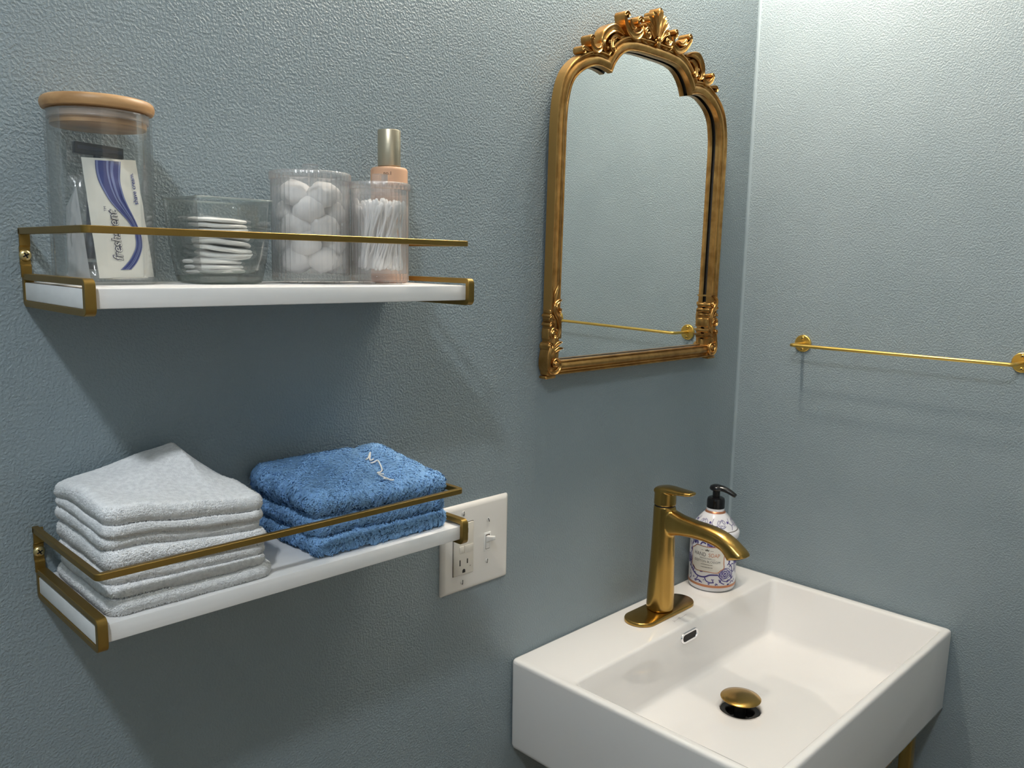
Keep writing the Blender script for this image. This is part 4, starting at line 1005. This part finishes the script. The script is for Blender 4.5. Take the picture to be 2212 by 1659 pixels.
for i, (x, y, z, tl) in enumerate(plist):
    o = bpy.data.objects.new('cotton_pad', pads[i % 3]); COL.objects.link(o); o.location = (x, y, z); o.rotation_euler = (0.03*((i % 3)-1), -tl, i*1.1)
    o.scale = (1.0, 1.0, 1.0)
    tag(o, 'round white cotton pad, %s of the stack in the glass bowl' % ORD[len(plist)-1-i], 'cotton pad', 'cotton pads in the glass bowl')

# ================================================================== RIBBED CANISTERS
def canister(cx, cy, R, zlid, ztop, zknob, label, ribs):
    c0 = (cx, cy, ZT)
    root = empty('ribbed_canister', c0, label, 'canister')
    rm = lambda a: 1+0.026*abs(math.cos(a*ribs/2))-0.018
    zf = ZT+0.0024
    V, F = lathe([(0, zf), (R-0.001, zf), (R, zf+0.0008), (R, zf+0.0052), (R-0.0006, zf+0.0060), (R, zf+0.0068), (R, zlid), (R-0.0022, zlid), (R-0.0022, zf+0.0080), (0, zf+0.0076)], ribs*4, (cx, cy), rm)
    obj('body', V, F, 'acrylic', root, off=c0, angle=60)
    for q in range(4):
        a = q*PI/2+0.6; V, F = lathe([(0, ZT+0.0002), (0.0022, ZT+0.0004), (0.0030, zf)], 14, (cx+0.7*R*math.cos(a), cy+0.7*R*math.sin(a))); obj('foot', V, F, 'acrylic', root, off=c0)
    V, F = lathe([(0, zlid+0.0006), (R-0.0028, zlid+0.0006), (R-0.0028, zlid-0.0030), (R-0.0024, zlid-0.0030), (R-0.0022, zlid+0.0004), (R+0.0006, zlid+0.0004), (R+0.0008, ztop-0.0006), (R, ztop), (R-0.002, ztop), (R-0.003, ztop-0.002), (0, ztop-0.002)], ribs*4, (cx, cy), rm)
    ld = obj('lid', V, F, 'acrylic', root, off=c0, angle=60)
    V, F = lathe([(R+0.0010, zlid+0.0004), (R+0.0013, zlid+0.0008), (R+0.0013, ztop-0.0008), (R+0.0004, ztop+0.0003), (R-0.0016, ztop+0.0003)], ribs*4, (cx, cy), rm)
    obj('lid_rim', V, F, 'lid_glint_acrylic', ld, off=c0, angle=60)
    obj('knob', *rbox(cx-0.0055, cx+0.0055, cy-0.0055, cy+0.0055, ztop-0.0018, zknob, 0.0005), 'acrylic', ld, off=c0, smooth=False)
    return root
CX1, CY1, R1 = 0.0765, -0.0500, 0.0365
canister(CX1, CY1, R1, 0.0886, 0.0960, 0.1045, 'large ribbed clear canister full of cotton balls', 40)
CX2, CY2, R2 = 0.1350, -0.0805, 0.0280
canister(CX2, CY2, R2, 0.0830, 0.0895, 0.0985, 'small ribbed clear canister full of cotton swabs', 34)
def ball_mesh(seed):
    bm = bmesh.new(); bmesh.ops.create_icosphere(bm, subdivisions=3, radius=1)
    for v in bm.verts:
        n_ = noise.noise(v.co*1.3+Vector((seed, 0, 0)))*0.18+noise.noise(v.co*3+Vector((0, seed, 0)))*0.09+noise.noise(v.co*9+Vector((0, 0, seed)))*0.03-0.05
        v.co = v.co*(1+n_)
    me = bpy.data.meshes.new('cotton_ball'); bm.to_mesh(me); bm.free()
    me.polygons.foreach_set('use_smooth', [True]*len(me.polygons)); me.materials.append(MATS['cotton']); return me
balls = [ball_mesh(s) for s in (2.0, 6.0, 11.0)]
rnd = random.Random(11); k = 0
LAYS = ('bottom', 'second', 'middle', 'fourth', 'top')
for lay in range(5):
    zc = ZT+0.0220+lay*0.0152
    for q, side in enumerate(('on the swab side', 'facing the room', 'on the bowl side', 'facing the wall')):
        a = -2.1+PI/4+(0, -PI/2, -PI, PI/2)[q]+(0.62 if lay % 2 else -0.12)+rnd.uniform(-0.1, 0.1); rr = 0.0186
        o = bpy.data.objects.new('cotton_ball', balls[k % 3]); COL.objects.link(o); sc_ = rnd.uniform(0.0148, 0.0156)
        o.location = (CX1+rr*math.cos(a), CY1+rr*math.sin(a), zc+rnd.uniform(-0.0010, 0.0010)); o.scale = (sc_, sc_, sc_*0.86); o.rotation_euler = (0, 0, rnd.random()*6)
        tag(o, 'white cotton ball in the %s layer of the large canister, %s' % (LAYS[lay], side), 'cotton ball', 'cotton balls in the large canister'); k += 1
def swab_mesh():
    mb = MB(); Ls = 0.0700
    mb.add(tube([(0, 0, -Ls/2+0.006), (0, 0, Ls/2-0.006)], 0.0010, 7))
    for s in (1, -1):
        pr = [(0.0, 0.0), (0.0012, 0.0006), (0.0020, 0.0030), (0.0022, 0.0065), (0.0017, 0.0105), (0.0010, 0.0130)]
        V, F = lathe(pr, 9); mb.add(([(x, y, s*(Ls/2-z)) for x, y, z in V], F))
    return make_mesh('cotton_swab', *mb.vf, 'swab_white', True, 60)
sw = swab_mesh(); rnd = random.Random(3)
for i in range(84):
    rb = R2*0.74*math.sqrt(rnd.random())+0.0005; a = rnd.random()*2*PI; rt = min(0.0228, rb*0.95+0.008*rnd.random()+0.002); at = a+rnd.uniform(0.6, 1.9)
    zb_ = ZT+0.0125+rnd.uniform(0, 0.006)
    p = Vector((CX2+rb*math.cos(a), CY2+rb*math.sin(a), zb_)); d2 = (rt*math.cos(at)-rb*math.cos(a), rt*math.sin(at)-rb*math.sin(a)); hz = math.sqrt(max(0.0001, 0.066**2-d2[0]**2-d2[1]**2))
    q = p+Vector((d2[0], d2[1], hz)); mid = (p+q)/2
    o = bpy.data.objects.new('cotton_swab', sw); COL.objects.link(o); o.location = mid; o.rotation_euler = (q-p).to_track_quat('Z', 'Y').to_euler()
    o.scale = (1, 1, 0.066/0.070)
    tag(o, 'white cotton swab in the small ribbed canister', 'cotton swab', 'cotton swabs in the small canister')

# ================================================================== PERFUME BOTTLE
ex, ey = 0.1735, -0.0440; ER = 0.0190
e0 = (ex, ey, ZT)
pf = empty('spray_bottle', e0, 'peach glass spray bottle with a champagne cap at the right of the shelf', 'bottle')
V, F = lathe([(0, ZT+0.0003), (ER-0.002, ZT+0.0003), (ER-0.0004, ZT+0.0012), (ER, ZT+0.003), (ER, 0.1068), (ER-0.0006, 0.1088), (ER-0.0022, 0.1100), (0.0120, 0.1104), (0, 0.1104)], 56, (ex, ey))
obj('glass_body', V, F, 'perfume_glass', pf, off=e0)
V, F = lathe([(0, 0.1100), (0.0100, 0.1100), (0.0100, 0.1112), (0.0115, 0.1114), (0.0117, 0.1120), (0.0117, 0.1468), (0.0113, 0.1476), (0, 0.1478)], 48, (ex, ey))
obj('cap', V, F, 'cap_champagne', pf, off=e0)
qx, qy = -0.3617-ex, -0.7581-ey; ql = math.hypot(qx, qy); qx, qy = qx/ql, qy/ql
sx_, sy_ = -qy, qx
if sx_ < 0: sx_, sy_ = -sx_, -sy_
def wrap_e(s, z, h=0.0003):
    a = s/ER; r = ER+h; return (ex+r*(math.cos(a)*qx+math.sin(a)*sx_), ey+r*(math.cos(a)*qy+math.sin(a)*sy_), z)
V, F = text_vf('no.1', 0.0050)
obj('lettering', [wrap_e(v[0]-0.0015, v[1]+0.1030) for v in V], F, 'print_brown', pf, off=e0, smooth=False, recalc=False)
mb = MB()
for row in range(6):
    for (a, b) in ((-0.006, -0.0045), (-0.0035, 0.0), (0.001, 0.0025), (0.0035, 0.0065)):
        mb.add(stroke2d([(a, 0.0800-row*0.0055), (b, 0.0800-row*0.0055)], 0.0008))
V, F = mb.vf
obj('small_print', [wrap_e(v[0], v[1]) for v in V], F, 'print_pale', pf, off=e0, smooth=False, recalc=False)

# ================================================================== FOLDED WASHCLOTHS
def cloth_grid(x0, x1, y0, y1, bot, top, rad, nx_=44, ny_=40, nz_=7, wob=0.0012, seed=0.0, cr=0.012):
    """soft slab between two height fields, rounded edges and plan corners"""
    pts = []; faces = []; idx = {}
    def P(i, j, k_):
        key = (i, j, k_)
        if key in idx: return idx[key]
        s, t, q = 0.5-0.5*math.cos(PI*i/nx_), 0.5-0.5*math.cos(PI*j/ny_), k_/nz_
        x, y = x0+(x1-x0)*s, y0+(y1-y0)*t
        # plan rounding
        hx, hy = (x1-x0)/2, (y1-y0)/2; cx, cy = (x0+x1)/2, (y0+y1)/2
        dx, dy = x-cx, y-cy
        ix, iy = max(-hx+cr, min(hx-cr, dx)), max(-hy+cr, min(hy-cr, dy))
        vx, vy = dx-ix, dy-iy; l = math.hypot(vx, vy); mlen = max(abs(vx), abs(vy))
        if l > 1e-9: dx, dy = ix+vx/l*mlen, iy+vy/l*mlen
        # edge rounding in height
        ed = min(hx-abs(dx), hy-abs(dy)) if True else 0
        if l > 1e-9 and abs(vx) > 1e-9 and abs(vy) > 1e-9: ed = cr-mlen
        ed = max(0.0, ed)
        zb_, zt_ = bot(cx+dx, cy+dy), top(cx+dx, cy+dy); h = zt_-zb_
        r = h/2
        f = 1.0 if ed >= r else math.sqrt(max(0.0, 1-((r-ed)/r)**2))
        zz = zb_+h/2+(q-0.5)*2*((h/2-r)+r*f)
        # side columns bulge out
        bul = 0.0
        if ed < 1e-6 and h/2-r > 3e-4:
            bul = r*(math.sqrt(max(0, 1-(2*q-1)**2)))*0.55
        w1 = wob*noise.noise(Vector((dx*38+seed, dy*38, q*2+seed))); w2 = wob*noise.noise(Vector((dx*38, dy*38+seed, q*2-seed)))
        l2 = math.hypot(dx/hx, dy/hy)+1e-9
        ox, oy = (dx/hx/l2)*bul if ed < 1e-6 else 0, (dy/hy/l2)*bul if ed < 1e-6 else 0
        if ed < 1e-6:
            if abs(dx) > hx-cr and abs(dy) <= hy-cr: ox, oy = math.copysign(bul, dx), 0
            elif abs(dy) > hy-cr and abs(dx) <= hx-cr: ox, oy = 0, math.copysign(bul, dy)
        idx[key] = len(pts); pts.append((cx+dx+ox+w1, cy+dy+oy+w2, zz+0.6*wob*noise.noise(Vector((dx*45, dy*45, seed*3+q)))))
        return idx[key]
    for i in range(nx_):
        for j in range(ny_):
            faces.append([P(i, j, nz_), P(i+1, j, nz_), P(i+1, j+1, nz_), P(i, j+1, nz_)])
            faces.append([P(i, j+1, 0), P(i+1, j+1, 0), P(i+1, j, 0), P(i, j, 0)])
    for k_ in range(nz_):
        for i in range(nx_):
            faces.append([P(i, 0, k_), P(i+1, 0, k_), P(i+1, 0, k_+1), P(i, 0, k_+1)]); faces.append([P(i+1, ny_, k_), P(i, ny_, k_), P(i, ny_, k_+1), P(i+1, ny_, k_+1)])
        for j in range(ny_):
            faces.append([P(0, j+1, k_), P(0, j, k_), P(0, j, k_+1), P(0, j+1, k_+1)]); faces.append([P(nx_, j, k_), P(nx_, j+1, k_), P(nx_, j+1, k_+1), P(nx_, j, k_+1)])
    return pts, faces
def pile(VF, n, length, width, seed, keep, curl=0.5, lean=0.6, down=0.25, clump=0.0, loops=False):
    """short terry loops standing on a cloth: tapered bent blades"""
    V = np.array(VF[0]); T = np.array([[f[0], f[1], f[2]] for f in VF[1]]+[[f[0], f[2], f[3]] for f in VF[1] if len(f) == 4])
    a, b, c = V[T[:, 0]], V[T[:, 1]], V[T[:, 2]]; cr_ = np.cross(b-a, c-a); ar = np.linalg.norm(cr_, axis=1)/2; nm = cr_/(2*ar[:, None]+1e-15)
    ctr_ = V.mean(axis=0)
    ok = keep(((a+b+c)/3), nm) & (ar > 1e-12)
    T = T[ok]; a, b, c, nm, ar = a[ok], b[ok], c[ok], nm[ok], ar[ok]
    rg_ = np.random.default_rng(seed)
    ii = rg_.choice(len(T), n, p=ar/ar.sum()); u = rg_.random((n, 2)); fl = u.sum(1) > 1; u[fl] = 1-u[fl]
    p = a[ii]+(b-a)[ii]*u[:, :1]+(c-a)[ii]*u[:, 1:]; nn = nm[ii]
    rv = rg_.normal(size=(n, 3)); rv -= (rv*nn).sum(1)[:, None]*nn; rv /= np.linalg.norm(rv, axis=1)[:, None]
    Lf = 1.0
    if clump > 0:
        K = rg_.normal(size=(6, 3))*900; ph_ = rg_.random(6)*6.28
        fld = np.stack([np.sin(p@K[q_]+ph_[q_])+np.sin(p@K[q_+3]*0.6+ph_[q_+3]) for q_ in range(3)], 1)
        fld -= (fld*nn).sum(1)[:, None]*nn
        rv = rv*(1-clump)+fld*clump; rv /= np.linalg.norm(rv, axis=1)[:, None]+1e-9
        Lf = 0.75+0.35*np.sin(p@(K[0]*0.7)+1.0)[:, None]*np.sin(p@(K[4]*0.8))[:, None]
    sd = np.cross(nn, rv)
    Ln = length*Lf*(0.6+0.8*rg_.random((n, 1))); W = width*(0.7+0.6*rg_.random((n, 1)))
    g = np.array([[0, 0, -1.0]])*down
    p1 = p+nn*Ln*0.55+rv*Ln*lean*0.35+g*Ln*0.2; p2 = p+nn*Ln*(0.95-0.4*curl)+rv*Ln*(lean*0.9)+g*Ln*0.7
    q = p-nn*0.0006
    if loops:
        tip = p+nn*Ln+rv*Ln*lean+g*Ln
        Vv = np.stack([q-sd*W*0.5, q-rv*W*0.5, q+sd*W*0.5, q+rv*W*0.5, p+nn*Ln*0.55-sd*W*0.48+rv*Ln*lean*0.4, p+nn*Ln*0.55-rv*W*0.48+rv*Ln*lean*0.4, p+nn*Ln*0.55+sd*W*0.48+rv*Ln*lean*0.4, p+nn*Ln*0.55+rv*W*0.48+rv*Ln*lean*0.4, tip], 1).reshape(-1, 3)
        k_ = np.arange(n)[:, None]*9
        Fq = np.concatenate([k_+np.array([[(a_+1) % 4, a_, 4+a_, 4+(a_+1) % 4]]) for a_ in range(4)]+[k_+np.array([[6, 5, 4, 8]]), k_+np.array([[4, 7, 6, 8]])])
        out_ = np.stack([-sd, -rv, sd, rv, -sd, -rv, sd, rv, rv*0], 1)*0.55+nn[:, None, :]
        out_ /= np.linalg.norm(out_, axis=2)[:, :, None]
        return Vv, Fq, out_.reshape(-1, 3)
    Vv = np.stack([q-sd*W*0.5, q+sd*W*0.5, p1-sd*W*0.55, p1+sd*W*0.55, p2-sd*W*0.25, p2+sd*W*0.25], 1).reshape(-1, 3)
    k_ = np.arange(n)[:, None]*6
    Fq = np.concatenate([k_+np.array([[1, 0, 2, 3]]), k_+np.array([[3, 2, 4, 5]])])
    gn = nn+0.35*rv; gn /= np.linalg.norm(gn, axis=1)[:, None]
    return Vv, Fq, np.repeat(gn, 6, axis=0)
def fast_mesh(name, V, Fq, mat, NV=None):
    me = bpy.data.meshes.new(name); me.vertices.add(len(V)); me.vertices.foreach_set('co', V.astype(np.float32).ravel())
    me.loops.add(Fq.size); me.loops.foreach_set('vertex_index', Fq.astype(np.int32).ravel())
    me.polygons.add(len(Fq)); me.polygons.foreach_set('loop_start', np.arange(0, Fq.size, 4, dtype=np.int32))
    me.polygons.foreach_set('use_smooth', np.ones(len(Fq), dtype=bool))
    me.materials.append(MATS[mat]); me.update(calc_edges=True)
    if NV is not None: me.normals_split_custom_set_from_vertices(NV.astype(np.float32).tolist())
    return me
def washcloth(name, label, group, slabs, mat, pmat, npile, length, width, seed, is_top, top_len=1.0, **pk):
    allV = np.vstack([np.array(s[0]) for s in slabs]); c0 = (float(allV[:, 0].mean()), float(allV[:, 1].mean()), float(allV[:, 2].min()))
    root = empty(name, c0, label, 'washcloth', group)
    mb = MB()
    for s in slabs: mb.add(s)
    obj('folded_cloth', *mb.vf, mat, root, off=c0, angle=75)
    Vs, Fs, Ns, n0 = [], [], [], 0
    for q, s in enumerate(slabs):
        top_one = is_top and q == len(slabs)-1
        zmid = np.array(s[0])[:, 2].mean(); ymax = np.array(s[0])[:, 1].max()
        Vv, Ff, Nv = pile(s, int(npile*0.6), length, width, seed+q, lambda c_, n_: (n_[:, 1] < 0.5) & (n_[:, 2] > -0.75) & (n_[:, 2] < 0.80), **pk)
        Vs.append(Vv); Fs.append(Ff+n0); Ns.append(Nv); n0 += len(Vv)
        if top_one:
            Vv, Ff, Nv = pile(s, npile, length*top_len, width, seed+q+90, lambda c_, n_: n_[:, 2] >= 0.80, **pk)
            Vs.append(Vv); Fs.append(Ff+n0); Ns.append(Nv); n0 += len(Vv)
    Vv = np.vstack(Vs)-np.array(c0); Ff = np.vstack(Fs)
    o = bpy.data.objects.new('terry_pile', fast_mesh('terry_pile', Vv, Ff, pmat, np.vstack(Ns))); COL.objects.link(o); o.parent = root; o['kind'] = 'stuff'
    return root
def smooth01(t): t = max(0.0, min(1.0, t)); return t*t*(3-2*t)
WX0, WX1, WY0, WY1 = -0.1505, -0.0160, -0.1330, -0.0100
def wn(x): return (x-WX0)/(WX1-WX0)
def wt(y): return (y-WY0)/(WY1-WY0)
def n2(x, y, s, a): return a*noise.noise(Vector((x*22+s, y*22-s, s)))
def w0(x, y): return ZL+0.0004
def w1(x, y): return ZL+0.0125-0.0015*wn(x)+n2(x, y, 1.0, 0.0012)
def w2(x, y): return w1(x, y)+0.0215-0.0045*wn(x)+n2(x, y, 2.0, 0.0016)
def w3(x, y): return w2(x, y)+0.0275-0.0055*wn(x)+0.003*smooth01(wt(y)*1.5)+n2(x, y, 3.0, 0.0022)
def w4(x, y):
    s, t = wn(x), wt(y)
    peak = (s/0.72 if s < 0.72 else max(0.0, 1-(s-0.72)/0.28*1.15))
    return w3(x, y)+0.0235-0.0030*s+0.0265*smooth01((t-0.10)/0.9)*max(0.0, peak)**1.1+n2(x, y, 4.0, 0.0016)-0.006*smooth01((t-0.5)*2)*(1-peak)
def mid(fa_, fb_, k_): return lambda x, y: fa_(x, y)*(1-k_)+fb_(x, y)*k_
def stack(levels, x0, x1, y0, y1, seed, jit=0.0018, rad=0.006, wob=0.0012):
    rr_ = random.Random(seed); out = []
    for i in range(len(levels)-1):
        j_ = [rr_.uniform(-jit, jit) for _ in range(4)]
        out.append(cloth_grid(x0+j_[0], x1+j_[1], y0+j_[2], y1+min(0, j_[3]), levels[i], levels[i+1], rad, seed=seed+i*1.7, wob=wob))
    return out
WG = 'white washcloths folded in a stack'
wk_ = dict(lean=0.5, down=0.15, top_len=0.55, loops=True)
washcloth('folded_washcloth', 'white folded washcloth at the bottom of the white stack', WG, stack([w0, w1], WX0, WX1, WY0, WY1, 1, 0.001, 0.0062), 'terry_white', 'pile_white', 24000, 0.0017, 0.0011, 10, False, **wk_)
washcloth('folded_washcloth', 'white folded washcloth second from the bottom of the white stack', WG, stack([w1, mid(w1, w2, 0.5), w2], WX0+0.003, WX1-0.002, WY0+0.004, WY1, 4, 0.0022), 'terry_white', 'pile_white', 22000, 0.0016, 0.0011, 20, False, **wk_)
washcloth('folded_washcloth', 'white folded washcloth just under the top one of the white stack', WG, stack([w2, mid(w2, w3, 0.62), w3], WX0+0.002, WX1-0.004, WY0+0.005, WY1, 8, 0.0026, 0.009), 'terry_white', 'pile_white', 22000, 0.0016, 0.0011, 30, False, **wk_)
washcloth('folded_washcloth', 'white folded washcloth on top of the stack with one corner raised', WG, stack([w3, mid(w3, w4, 0.36), w4], WX0-0.002, WX1-0.001, WY0+0.003, WY1, 15, 0.0026, 0.009), 'terry_white', 'pile_white', 40000, 0.0015, 0.0011, 40, True, **wk_)
BX0, BX1, BY0, BY1 = 0.0330, 0.1860, -0.1270, -0.0080
def bn(x): return (x-BX0)/(BX1-BX0)
def bt(y): return (y-BY0)/(BY1-BY0)
def c0_(x, y): return ZL+0.0004
def c1_(x, y): return ZL+0.0205-0.0030*bn(x)+n2(x, y, 6.0, 0.0014)
def c2_(x, y): return c1_(x, y)+0.0195-0.0030*bn(x)+n2(x, y, 7.0, 0.0014)
def c3_(x, y):
    s, t = bn(x), bt(y)
    crease = math.exp(-((x-(0.118+0.03*t))/0.006)**2)
    return c2_(x, y)+0.0215-0.0020*s+0.0135*smooth01(t*1.1)*(0.45+0.55*smooth01(s*1.2))-0.0030*crease+0.002*math.exp(-((x-(0.140+0.03*t))/0.012)**2)+n2(x, y, 8.0, 0.0012)
BG = 'blue washcloths folded in a stack'
bk_ = dict(curl=0.9, lean=0.9, down=0.2, clump=0.55)
washcloth('folded_washcloth', 'blue folded washcloth at the bottom of the blue stack', BG, stack([c0_, c1_], BX0, BX1, BY0, BY1, 21, 0.001, 0.010), 'terry_blue', 'pile_blue', 42000, 0.0042, 0.0011, 50, False, **bk_)
washcloth('folded_washcloth', 'blue folded washcloth in the middle of the blue stack', BG, stack([c1_, c2_], BX0-0.003, BX1-0.002, BY0+0.001, BY1, 27, 0.001, 0.010), 'terry_blue', 'pile_blue', 42000, 0.0042, 0.0011, 60, False, **bk_)
topc = washcloth('folded_washcloth', 'blue folded washcloth with stitched lettering on top of the blue stack', BG, stack([c2_, c3_], BX0-0.006, BX1-0.001, BY0-0.001, BY1, 33, 0.0016, 0.0125), 'terry_blue', 'pile_blue', 52000, 0.0042, 0.0011, 70, True, **bk_)
emb = [[(0.1291, -0.0635), (0.1340, -0.0595), (0.1440, -0.0500), (0.1337, -0.0638), (0.1373, -0.0652)], [(0.1287, -0.0722), (0.1331, -0.0711), (0.1372, -0.0722), (0.1340, -0.0810), (0.1299, -0.0895), (0.1268, -0.0927), (0.1167, -0.1002), (0.1246, -0.0997)],
       [(0.1150, -0.1044), (0.1143, -0.1136), (0.1153, -0.1158), (0.1100, -0.1215)], [(0.1090, -0.1210), (0.1120, -0.1190), (0.1165, -0.1195), (0.1210, -0.1210)]]
for P in emb:
    Q = catmull(P, 5); V, F = tube([(x, y, c3_(x, y)+0.0040) for x, y in Q], 0.0008, 6)
    obj('stitched_lettering', V, F, 'thread_white', topc, off=tuple(topc.location))

# ================================================================== LAMPS (above the picture)
v0 = (0.60, 0, 0.78)
vl = empty('vanity_light', v0, 'three bulb brass vanity light above the mirror', 'light fixture')
obj('backplate', *rbox(0.38, 0.81, -0.018, -0.0005, 0.770, 0.830, 0.003), 'brushed_brass', vl, off=v0)
for x in (0.44, 0.60, 0.76):
    obj('arm', *tube(catmull([(x, -0.016, 0.80), (x, -0.060, 0.815), (x, -0.095, 0.808), (x, -0.100, 0.787)], 5), 0.006, 12), 'brushed_brass', vl, off=v0)
    V, F = lathe([(0, 0.790), (0.016, 0.790), (0.016, 0.765), (0, 0.765)], 24, (x, -0.100)); obj('socket', V, F, 'brushed_brass', vl, off=v0)
    V, F = lathe([(0.020*math.sin(a), 0.746-0.020*math.cos(a)) for a in np.linspace(0, PI, 14)], 24, (x, -0.100)); obj('bulb', V, F, 'bulb_warm', vl, off=v0)
l0 = (-0.72, -0.86, ZC)
cl = empty('ceiling_lamp', l0, 'round flush ceiling lamp', 'light fixture')
V, F = lathe([(0, ZC-0.0005), (0.085, ZC-0.0005), (0.085, ZC-0.022), (0.078, ZC-0.024), (0, ZC-0.024)], 40, (-0.72, -0.86)); obj('canopy', V, F, 'chrome', cl, off=l0)
V, F = lathe([(0.055*math.sin(a), ZC-0.050-0.026*math.cos(a)) for a in np.linspace(0, PI, 14)], 32, (-0.72, -0.86)); obj('globe', V, F, 'lamp_cool', cl, off=l0)

# everything was laid out around the picture's eye level; set it on the floor
for o in list(COL.objects):
    if o.parent is None and o.type in ('MESH', 'EMPTY'):
        o.location.z += ZO
